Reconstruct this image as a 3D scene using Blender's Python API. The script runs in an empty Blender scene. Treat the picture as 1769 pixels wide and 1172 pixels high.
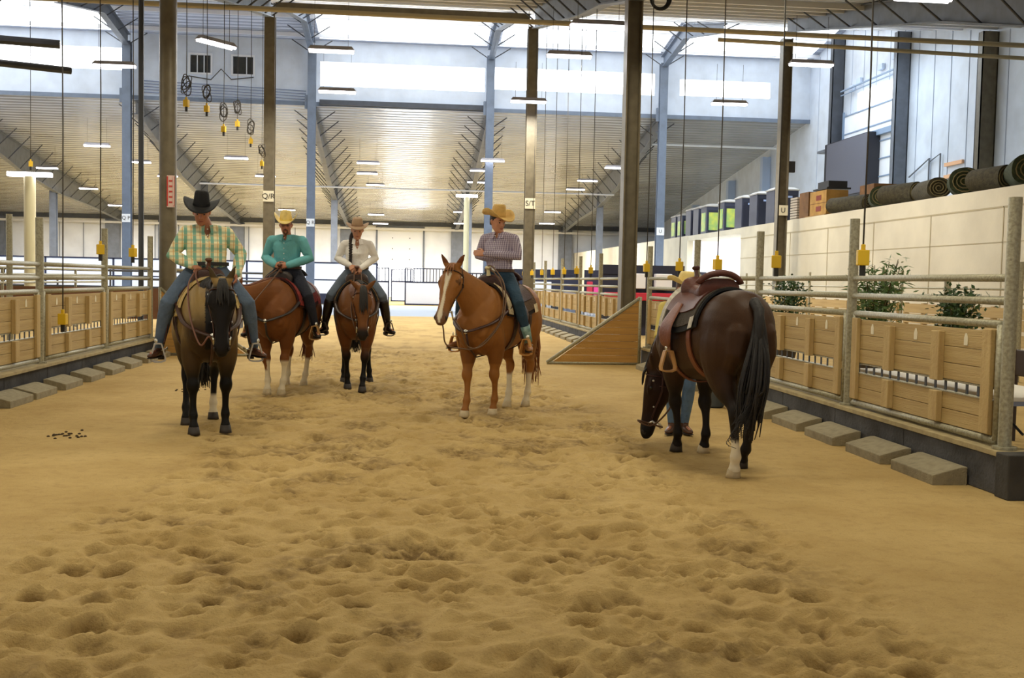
import bpy, bmesh, math, random
import numpy as np
from mathutils import Vector, Matrix, Euler
random.seed(7); np.random.seed(7)
SC = bpy.context.scene
COL = SC.collection
V = Vector
PI = math.pi

# ------------------------------------------------------------ camera, world, exposure
F, W, H, CAMH = 1820.0, 1769, 1172, 1.55
yaw, pitch, roll = math.atan(184.5/F), math.atan(100/F), 0.02
fw = V((math.sin(yaw)*math.cos(pitch), math.cos(yaw)*math.cos(pitch), -math.sin(pitch)))
r0 = V((math.cos(yaw), -math.sin(yaw), 0)); u0 = r0.cross(fw)
cr = r0*math.cos(roll)+u0*math.sin(roll); cu = u0*math.cos(roll)-r0*math.sin(roll)
cam = bpy.data.cameras.new('camera'); cam.sensor_width = 36; cam.lens = 36*F/W; cam.clip_end = 400
camo = bpy.data.objects.new('camera', cam); COL.objects.link(camo)
camo.matrix_world = Matrix(((cr.x, cu.x, -fw.x, 0), (cr.y, cu.y, -fw.y, 0), (cr.z, cu.z, -fw.z, CAMH), (0, 0, 0, 1)))
SC.camera = camo
cam.dof.use_dof = False
vs = SC.view_settings
vs.view_transform = 'Standard'; vs.look = 'None'; vs.gamma = 1; vs.use_curve_mapping = False
vs.exposure = 0.16
wd = bpy.data.worlds.new('world'); SC.world = wd; wd.use_nodes = True
wd.node_tree.nodes['Background'].inputs[0].default_value = (1.0, .98, .94, 1)
wd.node_tree.nodes['Background'].inputs[1].default_value = 1.25

def area(x, y, z, sx, sy, watts, col, rot=(0, 0, 0)):
    l = bpy.data.lights.new('lamp_or_fill_light', 'AREA'); l.shape = 'RECTANGLE'; l.size = sx; l.size_y = sy
    l.energy = watts; l.color = col
    o = bpy.data.objects.new('lamp_or_fill_light', l); COL.objects.link(o); o.location = (x, y, z); o.rotation_euler = rot
    return o
# lamps of the near bays (same rows as the visible ones, above and behind the viewer)
WARM = (1, .91, .70)
for lx in (-8.5, -2.4, 4.2, 10.6):
    for ly in (1.5, 7.5, 13.0, 18.6):
        area(lx if lx != 4.2 else 3.2, ly, (4.2 if ly < 5 else 5.0 if ly < 10 else 6.0), 1.3, .35, 80 if ly > 5 else 20, WARM)
for lx in (-2.4, 4.2, 10.6, -8.5):
    for ly in (28, 36):
        area(lx, ly, 7.4, 1.3, .35, 260, (1, .95, .86))
# daylight coming through the skylights and clerestory, then added fill for the far hall
for lx in (0, 9, -19):
    area(lx, 45, 12.0, 8.5, 6, 420, (.80, .90, 1))
for lx in (0, 9, -9, -19):  # fill rows under the rear roof, strengthened to whiten the far wall
    area(lx, 67, 7.4, 6, 1.2, 1250, (.92, .96, 1))
    area(lx, 81, 6.0, 6, 1.2, 1250, (.92, .96, 1))
for lx in (-21, -10, -1):  # extra row added to brighten the white barrier panels
    area(lx, 57, 7.4, 4, 1.2, 420, (.94, .97, 1))
area(-26, 78, 6.4, 6, 1.2, 1100, (.92, .96, 1))  # extra light added to brighten the far left
area(17.3, 44, 11.6, 5, 8, 430, (.75, .88, 1))

# ------------------------------------------------------------ materials
def S(r, g, b):
    f = lambda c: (c/255/12.92) if c/255 <= .04045 else ((c/255+.055)/1.055)**2.4
    return (f(r), f(g), f(b))
MATS = {}
def mat(name, col, rough=.6, metal=0, noise=None, bump=None, emis=0, attr=False, spec=.5, wave=None, sheen=0):
    if name in MATS: return MATS[name]
    m = bpy.data.materials.new(name); m.use_nodes = True; MATS[name] = m
    nt = m.node_tree; b = nt.nodes['Principled BSDF']; L = nt.links.new
    c = (*col, 1)
    b.inputs['Base Color'].default_value = c
    b.inputs['Roughness'].default_value = rough; b.inputs['Metallic'].default_value = metal
    b.inputs['Specular IOR Level'].default_value = spec
    if sheen: b.inputs['Sheen Weight'].default_value = sheen
    tc = nt.nodes.new('ShaderNodeTexCoord')
    src = None
    if attr:
        a = nt.nodes.new('ShaderNodeAttribute'); a.attribute_name = 'Col'; src = a.outputs['Color']
    if noise:
        n = nt.nodes.new('ShaderNodeTexNoise'); n.inputs['Scale'].default_value = noise[0]; n.inputs['Detail'].default_value = 5
        if len(noise) > 3:
            mp = nt.nodes.new('ShaderNodeMapping'); mp.inputs['Scale'].default_value = noise[3]
            L(tc.outputs['Object'], mp.inputs[0]); L(mp.outputs[0], n.inputs['Vector'])
        else: L(tc.outputs['Object'], n.inputs['Vector'])
        rmp = nt.nodes.new('ShaderNodeMapRange'); rmp.inputs[1].default_value = .35; rmp.inputs[2].default_value = .7
        L(n.outputs['Fac'], rmp.inputs[0])
        mx = nt.nodes.new('ShaderNodeMix'); mx.data_type = 'RGBA'; mx.blend_type = 'MIX' if len(noise) > 2 and noise[2] else 'MULTIPLY'
        if noise[1] is not None and (len(noise) < 3 or not noise[2]):
            ml = nt.nodes.new('ShaderNodeMath'); ml.operation = 'MULTIPLY'; ml.inputs[1].default_value = noise[1]
            L(rmp.outputs[0], ml.inputs[0]); L(ml.outputs[0], mx.inputs[0])
            mx.inputs[7].default_value = (.25, .22, .18, 1)
        else:
            ml = nt.nodes.new('ShaderNodeMath'); ml.operation = 'MULTIPLY'; ml.inputs[1].default_value = noise[1]
            L(rmp.outputs[0], ml.inputs[0]); L(ml.outputs[0], mx.inputs[0]); mx.inputs[7].default_value = (*noise[2], 1)
        if src: L(src, mx.inputs[6])
        else: mx.inputs[6].default_value = c
        src = mx.outputs[2]
    if src: L(src, b.inputs['Base Color'])
    if bump or wave:
        bp = nt.nodes.new('ShaderNodeBump')
        if wave:
            w = nt.nodes.new('ShaderNodeTexWave'); w.bands_direction = wave[0]; w.inputs['Scale'].default_value = wave[1]
            w.inputs['Distortion'].default_value = wave[3] if len(wave) > 3 else 1.0
            L(tc.outputs['Object'], w.inputs['Vector']); L(w.outputs['Fac'], bp.inputs['Height'])
            bp.inputs['Strength'].default_value = wave[2]; bp.inputs['Distance'].default_value = .1
        else:
            n2 = nt.nodes.new('ShaderNodeTexNoise'); n2.inputs['Scale'].default_value = bump[0]; n2.inputs['Detail'].default_value = 6
            if len(bump) > 2:
                mp = nt.nodes.new('ShaderNodeMapping'); mp.inputs['Scale'].default_value = bump[2]
                L(tc.outputs['Object'], mp.inputs[0]); L(mp.outputs[0], n2.inputs['Vector'])
            else: L(tc.outputs['Object'], n2.inputs['Vector'])
            L(n2.outputs['Fac'], bp.inputs['Height'])
            bp.inputs['Strength'].default_value = bump[1]; bp.inputs['Distance'].default_value = .02
        L(bp.outputs[0], b.inputs['Normal'])
    if emis:
        b.inputs['Emission Color'].default_value = c; b.inputs['Emission Strength'].default_value = emis
    return m

M_GALV = mat('galvanized_steel', S(176, 172, 148), .5, .35, (40, .5), (60, .25))
M_WOOD = mat('fence_wood', S(188, 163, 110), .75, 0, (3, .5, S(154, 124, 72), (1, .25, 6)), (30, .3, (1, .15, 5)))
M_WOOD2 = mat('fence_wood_batten', S(192, 167, 114), .75, 0, (6, .45, S(156, 122, 68), (4, 4, .4)), (30, .3))
M_WOODG = mat('wing_wood', S(190, 146, 76), .7, 0, (3, .6, S(150, 108, 50), (.3, 1, 6)), (30, .3))
M_CURB = mat('curb_concrete', S(84, 84, 86), .85, 0, (3, .8), (30, .4))
M_CAP = mat('curb_cap', S(176, 160, 118), .8, 0, (8, .4), (40, .3))
M_STONE = mat('wheel_stop_concrete', S(158, 148, 120), .9, 0, (14, .35), (80, .5))
M_BROWN = mat('brown_steel', S(112, 103, 82), .45, .1, (5, .35), None, spec=.5)
M_GREY = mat('grey_steel', S(112, 118, 128), .5, .1, (3, .3))
M_BLUE = mat('blue_steel', S(112, 124, 142), .5, .05, (3, .25))
M_DARK = mat('dark_steel', S(70, 74, 82), .55, .1, (3, .3))
M_WHITE = mat('white_wall', S(230, 234, 240), .7, 0, (.8, .18), (3, .3))
M_CLAD = mat('insulated_wall', S(212, 222, 236), .45, 0, (1.2, .2), (2.2, .9, (1, 1, .3)))
M_ROOF = mat('roof_insulation', S(196, 200, 206), .2, .35, (.3, .35), None, wave=('Y', .62, 1.0, 1.4))
M_ROOFR = mat('roof_underside', S(206, 214, 232), .25, .2, (.35, .2), None, wave=('Y', .8, 1.0, 1.4))
M_SKY = mat('skylight_panel', (.93, .97, 1.0), .5, 0, emis=1.7)
M_WIN = mat('window_daylight', (.97, .985, 1.0), .5, 0, emis=3.0)
M_TUBE = mat('lamp_tube', (1, .97, 1), .5, 0, emis=9)
M_HOUS = mat('lamp_housing', S(150, 146, 150), .5)
M_YEL = mat('yellow_plastic', S(226, 186, 30), .5)
M_BLK = mat('black_rubber', S(34, 32, 30), .6)
M_CORD = mat('dark_cord', S(60, 56, 50), .7)
M_PIPE = mat('tan_pipe', S(168, 156, 124), .5, .1)
M_PIPEW = mat('white_pipe', S(205, 205, 205), .5, .1)
M_SIGN = mat('sign_plate', S(222, 216, 190), .6)
M_SIGNW = mat('sign_plate_white', S(236, 238, 240), .6)
M_INK = mat('sign_ink', S(40, 32, 26), .7)
M_RED = mat('sign_red', S(196, 70, 60), .6)
M_PANEL = mat('barrier_panel', S(236, 240, 250), .5, 0, emis=0)
M_NAVY = mat('navy_frame', S(38, 42, 66), .5)
M_BANNER = mat('dark_banner', S(40, 42, 62), .7)

# ------------------------------------------------------------ mesh builder
class MB:
    def __init__(s): s.v = []; s.f = []
    def add(s, vs, fs):
        n = len(s.v); s.v += [tuple(p) for p in vs]; s.f += [tuple(i+n for i in f) for f in fs]; return s
    def box(s, c, d, R=None):
        h = V(d)/2; ps = []
        for i in (-1, 1):
            for j in (-1, 1):
                for k in (-1, 1):
                    p = V((i*h.x, j*h.y, k*h.z))
                    if R is not None: p = R @ p
                    ps.append(V(c)+p)
        return s.add(ps, [(0, 1, 3, 2), (4, 6, 7, 5), (0, 4, 5, 1), (2, 3, 7, 6), (0, 2, 6, 4), (1, 5, 7, 3)])
    def bx(s, x0, x1, y0, y1, z0, z1): return s.box(((x0+x1)/2, (y0+y1)/2, (z0+z1)/2), (abs(x1-x0), abs(y1-y0), abs(z1-z0)))
    def rings(s, rs, cap=True, closed=True):
        n = len(rs[0]); b = len(s.v); vs = [p for r in rs for p in r]; fs = []
        for i in range(len(rs)-1):
            for j in range(n if closed else n-1):
                k = (j+1) % n; fs.append((i*n+j, i*n+k, (i+1)*n+k, (i+1)*n+j))
        if cap: fs.append(tuple(range(n-1, -1, -1))); fs.append(tuple(range((len(rs)-1)*n, len(rs)*n)))
        return s.add(vs, fs)
    def tube(s, pts, r, n=8, cap=True, flat=None):
        pts = [V(p) for p in pts]; rs = []; prev = None
        for i, p in enumerate(pts):
            t = (pts[min(i+1, len(pts)-1)]-pts[max(i-1, 0)])
            if t.length < 1e-9: t = V((0, 0, 1))
            t.normalize()
            if prev is None:
                a = t.orthogonal().normalized() if abs(t.z) < .99 else V((1, 0, 0))
                if abs(t.z) < .99: a = V((0, 0, 1)).cross(t).normalized()
            else: a = (prev-t*prev.dot(t)); a = a.normalized() if a.length > 1e-6 else t.orthogonal().normalized()
            prev = a; b = t.cross(a); rr = r[i] if isinstance(r, (list, tuple)) else r
            fl = flat if flat else 1
            rs.append([p+a*math.cos(2*PI*k/n+PI/n)*rr+b*math.sin(2*PI*k/n+PI/n)*rr*fl for k in range(n)])
        return s.rings(rs, cap)
    def lathe(s, c, prof, n=20, axis=None):
        rs = []
        for r, z in prof:
            rs.append([V((math.cos(2*PI*k/n)*r, math.sin(2*PI*k/n)*r, z)) for k in range(n)])
        R = V((0, 0, 1)).rotation_difference(V(axis)).to_matrix() if axis is not None else Matrix.Identity(3)
        rs = [[V(c)+R @ p for p in r] for r in rs]
        return s.rings(rs, True)
    def prism(s, poly, ax, a0, a1):
        def P(u, v, w):
            return {'x': (w, u, v), 'y': (u, w, v), 'z': (u, v, w)}[ax]
        n = len(poly); vs = [P(u, v, a0) for u, v in poly]+[P(u, v, a1) for u, v in poly]
        fs = [tuple(range(n-1, -1, -1)), tuple(range(n, 2*n))]+[(i, (i+1) % n, n+(i+1) % n, n+i) for i in range(n)]
        return s.add(vs, fs)
    def xf(s, M):
        s.v = [tuple(M @ V(p)) for p in s.v]; return s
    def mesh(s, name):
        m = bpy.data.meshes.new(name); m.from_pydata(s.v, [], s.f); m.update()
        bm = bmesh.new(); bm.from_mesh(m); bmesh.ops.recalc_face_normals(bm, faces=bm.faces); bm.to_mesh(m); bm.free()
        return m
    def build(s, name, m, parent=None, smooth=False, bevel=0, me=None):
        me = me or s.mesh(name)
        me.materials.append(m)
        o = bpy.data.objects.new(name, me); COL.objects.link(o)
        if parent is not None: o.parent = parent
        if smooth:
            me.polygons.foreach_set('use_smooth', [True]*len(me.polygons))
            if smooth == 2:
                me.set_sharp_from_angle(angle=math.radians(40))
        if bevel:
            b = o.modifiers.new('b', 'BEVEL'); b.width = bevel; b.segments = 2; b.limit_method = 'ANGLE'
        return o
def tag(o, label=None, cat=None, group=None, kind=None):
    if label: o['label'] = label
    if cat: o['category'] = cat
    if group: o['group'] = group
    if kind: o['kind'] = kind
    return o
def empty(name, loc, rz=0, label=None, cat=None, group=None):
    o = bpy.data.objects.new(name, None); COL.objects.link(o); o.location = loc; o.rotation_euler = (0, 0, rz)
    o.empty_display_size = .1
    return tag(o, label, cat, group)
def struct(name, mb, m, smooth=False):
    return tag(mb.build(name, m, None, smooth), kind='structure')
def copy_tree(root, loc, rz=0, label=None, scale=None):
    r = root.copy(); COL.objects.link(r); r.location = loc; r.rotation_euler = (0, 0, rz)
    if label: r['label'] = label
    if scale: r.scale = scale
    for ch in root.children:
        c = ch.copy(); COL.objects.link(c); c.parent = r
        for g in ch.children:
            d = g.copy(); COL.objects.link(d); d.parent = c
    return r
def text_mesh(txt, size, mtl, parent, loc, rot, name='lettering', ext=.002):
    c = bpy.data.curves.new('t', 'FONT'); c.body = txt; c.size = size; c.extrude = ext; c.align_x = 'CENTER'; c.align_y = 'CENTER'
    o = bpy.data.objects.new('t', c); COL.objects.link(o)
    dg = bpy.context.evaluated_depsgraph_get(); me = bpy.data.meshes.new_from_object(o.evaluated_get(dg))
    bpy.data.objects.remove(o); bpy.data.curves.remove(c)
    me.materials.clear(); me.materials.append(mtl); me.name = name
    q = bpy.data.objects.new(name, me); COL.objects.link(q); q.parent = parent; q.location = loc; q.rotation_euler = rot
    return q
def remesh(mb, vox, it=3, fac=.6):
    me = mb.mesh('tmp'); o = bpy.data.objects.new('tmp', me); COL.objects.link(o)
    r = o.modifiers.new('r', 'REMESH'); r.mode = 'VOXEL'; r.voxel_size = vox; r.use_smooth_shade = True
    s = o.modifiers.new('s', 'SMOOTH'); s.factor = fac; s.iterations = it
    dg = bpy.context.evaluated_depsgraph_get(); me2 = bpy.data.meshes.new_from_object(o.evaluated_get(dg))
    bpy.data.objects.remove(o); bpy.data.meshes.remove(me)
    return me2
def se(c, e): return math.copysign(abs(c)**(2/e), c)
def ring(c, A, B, ra, rb, n=18, e=2.0):
    return [V(c)+A*(ra*se(math.cos(2*PI*k/n), e))+B*(rb*se(math.sin(2*PI*k/n), e)) for k in range(n)]
def limb(mb, pts, rad, ref=V((1, 0, 0)), n=14, e=2.0, round_=True):
    """loft through pts; rad = (along ref, across) per point"""
    pts = [V(p) for p in pts]; rs = []; fr = []
    if len(pts) > 7:
        q = catmull([V((*((r, r) if not isinstance(r, (tuple, list)) else r), 0)) for r in rad], 3); rad = [(v.x, v.y) for v in q]; pts = catmull(pts, 3)
    for i, p in enumerate(pts):
        t = (pts[min(i+1, len(pts)-1)]-pts[max(i-1, 0)]).normalized()
        A = ref-t*ref.dot(t)
        A = A.normalized() if A.length > .05 else t.orthogonal().normalized()
        B = t.cross(A); fr.append((t, A, B))
    R = [(r, r) if not isinstance(r, (tuple, list)) else r for r in rad]
    if round_:
        t, A, B = fr[0]; q = min(R[0])
        rs.append(ring(pts[0]-t*q*.8, A, B, R[0][0]*.35, R[0][1]*.35, n, e)); rs.append(ring(pts[0]-t*q*.5, A, B, R[0][0]*.78, R[0][1]*.78, n, e))
    for p, (t, A, B), r in zip(pts, fr, R): rs.append(ring(p, A, B, r[0], r[1], n, e))
    if round_:
        t, A, B = fr[-1]; q = min(R[-1])
        rs.append(ring(pts[-1]+t*q*.5, A, B, R[-1][0]*.78, R[-1][1]*.78, n, e)); rs.append(ring(pts[-1]+t*q*.8, A, B, R[-1][0]*.35, R[-1][1]*.35, n, e))
    return mb.rings(rs)
def bez(p0, p1, p2, p3, n):
    p0, p1, p2, p3 = map(V, (p0, p1, p2, p3)); o = []
    for i in range(n+1):
        t = i/n; o.append(p0*(1-t)**3+p1*3*t*(1-t)**2+p2*3*t*t*(1-t)+p3*t**3)
    return o
def catmull(P, sub=4):
    P = [V(p) for p in P]; o = []
    for i in range(len(P)-1):
        a = P[max(i-1, 0)]; b = P[i]; c = P[i+1]; d = P[min(i+2, len(P)-1)]
        for k in range(sub):
            t = k/sub
            o.append(.5*((2*b)+(c-a)*t+(2*a-5*b+4*c-d)*t*t+(3*b-a-3*c+d)*t**3))
    o.append(P[-1]); return o
def smoothstep(a, b, x):
    t = np.clip((x-a)/(b-a), 0, 1); return t*t*(3-2*t)
def vnoise(x, y, seed):
    rng = np.random.RandomState(seed); T = rng.rand(256, 256)
    xi = np.floor(x).astype(int); yi = np.floor(y).astype(int); fx = x-xi; fy = y-yi
    fx = fx*fx*(3-2*fx); fy = fy*fy*(3-2*fy)
    g = lambda a, b: T[a % 256, b % 256]
    return (g(xi, yi)*(1-fx)+g(xi+1, yi)*fx)*(1-fy)+(g(xi, yi+1)*(1-fx)+g(xi+1, yi+1)*fx)*fy
def ordinal(i): return ['first', 'second', 'third', 'fourth', 'fifth', 'sixth', 'seventh', 'eighth', 'ninth', 'tenth', 'eleventh', 'twelfth', 'thirteenth', 'fourteenth', 'fifteenth'][i]
# ------------------------------------------------------------ floor
def make_floor():
    xs = np.concatenate([np.linspace(-60, -5, 24), np.linspace(-4.9, 4.6, 400), np.linspace(4.8, 24, 16)])
    ys = [-8, -2, 1, 2.5]; y = 3.2
    while y < 24: ys.append(y); y += .022+max(0, (y-6))*.004
    ys += list(np.linspace(24.5, 44, 40))+list(np.linspace(46, 96, 30)); ys = np.array(ys)
    X, Y = np.meshgrid(xs, ys)
    wob = (vnoise(X*.5+9, Y*.35, 3)-.5)*1.1
    mask = smoothstep(0, 1.0, 2.75+wob-np.abs(X-.30)) * smoothstep(40, 30, Y)
    mask2 = np.maximum(mask, .0)
    Z = np.zeros_like(X)
    Z += (vnoise(X*1.7, Y*1.7, 5)-.5)*.05*mask2
    Z += (vnoise(X*4.3, Y*4.3, 6)-.5)*.045*mask2
    Z += (vnoise(X*8, Y*9, 8)-.5)*.034*(mask2*.9+.05)
    Z += (vnoise(X*17, Y*19, 9)-.5)*.016*(mask2*.9+.08)
    # hoof prints: shallow bowls with a raised rim
    rng = np.random.RandomState(11)
    core = (np.abs(xs) < 5)
    for _ in range(4200):
        cx = rng.uniform(-2.9, 3.3); cy = 3.4+(rng.rand()**1.25)*19
        if abs(cx-.3) > 2.9: continue
        r = rng.uniform(.03, .085); dp = rng.uniform(.012, .040)*min(1, r/.06)
        i0, i1 = np.searchsorted(xs, [cx-2.2*r, cx+2.2*r]); j0, j1 = np.searchsorted(ys, [cy-2.2*r, cy+2.2*r])
        if i1 <= i0 or j1 <= j0: continue
        xx = X[j0:j1, i0:i1]; yy = Y[j0:j1, i0:i1]; a = rng.rand()*3; e = rng.uniform(.7, 1.3)
        u = (xx-cx)*math.cos(a)+(yy-cy)*math.sin(a); w = (-(xx-cx)*math.sin(a)+(yy-cy)*math.cos(a))*e
        q = np.sqrt(u*u+w*w)/r
        Z[j0:j1, i0:i1] += (-dp*np.exp(-(q**2.6))+dp*.45*np.exp(-((q-1.35)/.3)**2))*np.clip(mask[j0:j1, i0:i1]*1.2, 0, 1)
    edge = smoothstep(4.6, 4.2, np.abs(X)) * smoothstep(24, 22, Y)*smoothstep(3, 3.6, Y)
    Z *= edge
    n, m = X.shape
    me = bpy.data.meshes.new('floor')
    vs = np.stack([X, Y, Z], -1).reshape(-1, 3)
    idx = np.arange(n*m).reshape(n, m)
    fs = np.stack([idx[:-1, :-1], idx[:-1, 1:], idx[1:, 1:], idx[1:, :-1]], -1).reshape(-1, 4)
    me.from_pydata(vs.tolist(), [], fs.tolist()); me.update()
    at = me.color_attributes.new('Col', 'FLOAT_COLOR', 'POINT')
    damp_dark = smoothstep(.56, .80, vnoise(X*1.9+50, Y*1.5, 21)*.5+vnoise(X*4.9, Y*3.8, 22)*.5+.10*smoothstep(7.5, 9.5, Y)*smoothstep(15.5, 13, Y))*mask  # moist mottling, with a darker band around the horses
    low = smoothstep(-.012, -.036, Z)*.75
    damp_dark = np.clip(damp_dark*.75+low, 0, 1)  # mottling plus darker low spots of the relief
    data = np.zeros((n*m, 4)); data[:, 0] = damp_dark.reshape(-1); data[:, 1] = mask.reshape(-1); data[:, 3] = 1
    at.data.foreach_set('color', data.reshape(-1).astype('f'))
    me.polygons.foreach_set('use_smooth', [True]*len(me.polygons))
    o = bpy.data.objects.new('floor', me); COL.objects.link(o); o['kind'] = 'structure'
    mt = bpy.data.materials.new('arena_sand'); mt.use_nodes = True; nt = mt.node_tree; L = nt.links.new
    b = nt.nodes['Principled BSDF']; b.inputs['Roughness'].default_value = .95; b.inputs['Specular IOR Level'].default_value = .15
    tc = nt.nodes.new('ShaderNodeTexCoord'); at = nt.nodes.new('ShaderNodeAttribute'); at.attribute_name = 'Col'
    sep = nt.nodes.new('ShaderNodeSeparateColor'); L(at.outputs['Color'], sep.inputs[0])
    def noise(sc, det=6):
        q = nt.nodes.new('ShaderNodeTexNoise'); q.inputs['Scale'].default_value = sc; q.inputs['Detail'].default_value = det
        q.inputs['Roughness'].default_value = .65; L(tc.outputs['Object'], q.inputs['Vector']); return q.outputs['Fac']
    def mix(f, a, c):
        q = nt.nodes.new('ShaderNodeMix'); q.data_type = 'RGBA'
        (L(f, q.inputs[0]) if not isinstance(f, float) else None)
        for k, v in ((6, a), (7, c)):
            if isinstance(v, tuple): q.inputs[k].default_value = (*v, 1)
            else: L(v, q.inputs[k])
        return q.outputs[2]
    def rng_(f, a, c, d0=0, d1=1):
        q = nt.nodes.new('ShaderNodeMapRange'); L(f, q.inputs[0]); q.inputs[1].default_value = a; q.inputs[2].default_value = c
        q.inputs[3].default_value = d0; q.inputs[4].default_value = d1; return q.outputs[0]
    base = mix(rng_(noise(.9), .35, .65), S(203, 175, 118), S(185, 156, 100))
    base = mix(rng_(noise(9), .5, .75, 0, .5), base, S(160, 132, 84))
    base = mix(rng_(noise(70, 3), .58, .72, 0, .45), base, S(132, 106, 66))
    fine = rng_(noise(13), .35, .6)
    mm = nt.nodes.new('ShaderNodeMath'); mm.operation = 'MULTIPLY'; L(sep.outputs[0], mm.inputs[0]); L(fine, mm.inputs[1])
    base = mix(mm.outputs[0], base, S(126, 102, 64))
    # concrete apron and pale far ground
    sx = nt.nodes.new('ShaderNodeSeparateXYZ'); L(tc.outputs['Object'], sx.inputs[0])
    conc = nt.nodes.new('ShaderNodeMath'); conc.operation = 'MULTIPLY'
    L(rng_(sx.outputs[1], 43.5, 44.5), conc.inputs[0]); L(rng_(sx.outputs[1], 61.5, 61, 0, 1), conc.inputs[1])
    base = mix(conc.outputs[0], base, S(170, 176, 184))
    L(base, b.inputs['Base Color'])
    bp = nt.nodes.new('ShaderNodeBump'); bp.inputs['Strength'].default_value = .55; bp.inputs['Distance'].default_value = .03
    ad = nt.nodes.new('ShaderNodeMath'); ad.operation = 'ADD'; L(noise(14, 8), ad.inputs[0])
    q = nt.nodes.new('ShaderNodeMath'); q.operation = 'MULTIPLY'; q.inputs[1].default_value = .5; L(noise(90, 3), q.inputs[0]); L(q.outputs[0], ad.inputs[1])
    L(ad.outputs[0], bp.inputs['Height']); L(bp.outputs[0], b.inputs['Normal'])
    me.materials.append(mt)
make_floor()

# ------------------------------------------------------------ roof, walls
def roof_z(y):
    P = [(-10, 2.2), (37.5, 11.35), (50, 14.25), (55, 13.55)]
    for (a, za), (b, zb) in zip(P, P[1:]):
        if y <= b: return za+(zb-za)*(y-a)/(b-a)
    return 10.35-(y-55.2)*.118
XL, XR, YF = -60, 21.3, 90
def roof_strip(name, y0, y1, m, x0=XL, x1=XR, dz=0, th=.12):
    z0, z1 = roof_z(y0+1e-6)+dz, roof_z(y1)+dz
    return MB().add([(x0, y0, z0), (x1, y0, z0), (x1, y1, z1), (x0, y1, z1), (x0, y0, z0+th), (x1, y0, z0+th), (x1, y1, z1+th), (x0, y1, z1+th)],
        [(0, 1, 2, 3), (4, 7, 6, 5), (0, 4, 5, 1), (1, 5, 6, 2), (2, 6, 7, 3), (3, 7, 4, 0)])
mb = roof_strip('c', -10, 37.5, None)
for a, c in ((37.5, 50), (50, 55)):
    q = roof_strip('c', a, c, None); mb.add(q.v, q.f)
struct('ceiling', mb, M_ROOFR)
mb = MB()
z0, z1 = 10.35, 10.35-(YF-55.2)*.118
mb.add([(XL, 55.2, z0), (XR, 55.2, z0), (XR, YF, z1), (XL, YF, z1), (XL, 55.2, z0+.12), (XR, 55.2, z0+.12), (XR, YF, z1+.12), (XL, YF, z1+.12)],
       [(0, 1, 2, 3), (4, 7, 6, 5), (0, 4, 5, 1), (1, 5, 6, 2), (2, 6, 7, 3), (3, 7, 4, 0)])
struct('ceiling_rear', mb, M_ROOF)
# skylight panels set under the ridge roof
for i, (x0, x1) in enumerate(((-58, -14.2), (-4.5, 3.95), (4.6, 13.0), (13.6, 20.9))):
    mb = MB()
    for a, c in ((39.5, 49.9), (50.1, 54.6)):
        if i == 3 and a < 45: a = 44
        q = roof_strip('s', a, c, None, x0, x1, -.03, .02); mb.add(q.v, q.f)
    struct('window_%d' % (i+1), mb, M_SKY)
# purlins below the roofs
for i, y in enumerate(list(np.arange(39.5, 54, 2.4))):
    z = roof_z(y)
    struct('trim_%d' % (i+1), MB().bx(XL, XR, y-.05, y+.05, z-.22, z-.04), mat('purlin_white', S(225, 228, 235), .5))
for i, y in enumerate(list(np.arange(31, 37.2, 1.5))):
    z = roof_z(y)
    struct('trim_%d' % (i+20), MB().bx(XL, XR, y-.04, y+.04, z-.2, z-.02), M_PIPEW)
# clerestory wall at y=55 with window band
Y3 = 55.0
def wall_rects(xs, zs, holes, y, th, mb):
    for a, b in zip(xs, xs[1:]):
        for c, d in zip(zs, zs[1:]):
            if any(a >= h[0]-1e-6 and b <= h[1]+1e-6 and c >= h[2]-1e-6 and d <= h[3]+1e-6 for h in holes): continue
            mb.bx(a, b, y, y+th, c, d)
holes = [(-59, -14.15, 11.70, 12.80), (-4.5, 3.9, 11.3, 12.52), (4.4, 12.85, 11.45, 12.58), (14.2, 19.1, 11.50, 12.35)]
small = [(-10.95, -9.95, 11.72, 12.6), (-8.85, -7.85, 11.72, 12.6)]
hs = holes+small
xs = sorted({XL, XR} | {h[0] for h in hs} | {h[1] for h in hs}); zs = sorted({10.3, 14.0} | {h[2] for h in hs} | {h[3] for h in hs})
mb = MB(); wall_rects(xs, zs, hs, Y3, .25, mb); struct('wall_clerestory', mb, M_CLAD)
for i, h in enumerate(holes):
    struct('window_%d' % (i+11), MB().bx(h[0], h[1], Y3+.10, Y3+.14, h[2], h[3]), M_WIN)
for i, h in enumerate(small):
    r = struct('window_%d' % (i+21), MB().bx(h[0], h[1], Y3+.1, Y3+.16, h[2], h[3]), mat('dark_glass', S(52, 52, 46), .25, 0, (3, .6)))
    fb = MB(); t = .09
    fb.bx(h[0]-t, h[1]+t, Y3-.05, Y3+.02, h[3], h[3]+t); fb.bx(h[0]-t, h[1]+t, Y3-.05, Y3+.02, h[2]-t, h[2])
    fb.bx(h[0]-t, h[0], Y3-.05, Y3+.02, h[2], h[3]); fb.bx(h[1], h[1]+t, Y3-.05, Y3+.02, h[2], h[3])
    for k in ((1, 2) if i == 0 else (2,)): x = h[0]+(h[1]-h[0])*k/3; fb.bx(x-.02, x+.02, Y3+.02, Y3+.09, h[2], h[3])
    fb.build('window_frame', M_WHITE, r)
struct('trim_40', MB().bx(XL, XR, Y3-.15, Y3, 10.25, 10.45), M_BLUE)
struct('trim_41', MB().bx(-4.5, 3.95, Y3-.35, Y3-.1, 10.3, 10.55), M_DARK)
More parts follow.
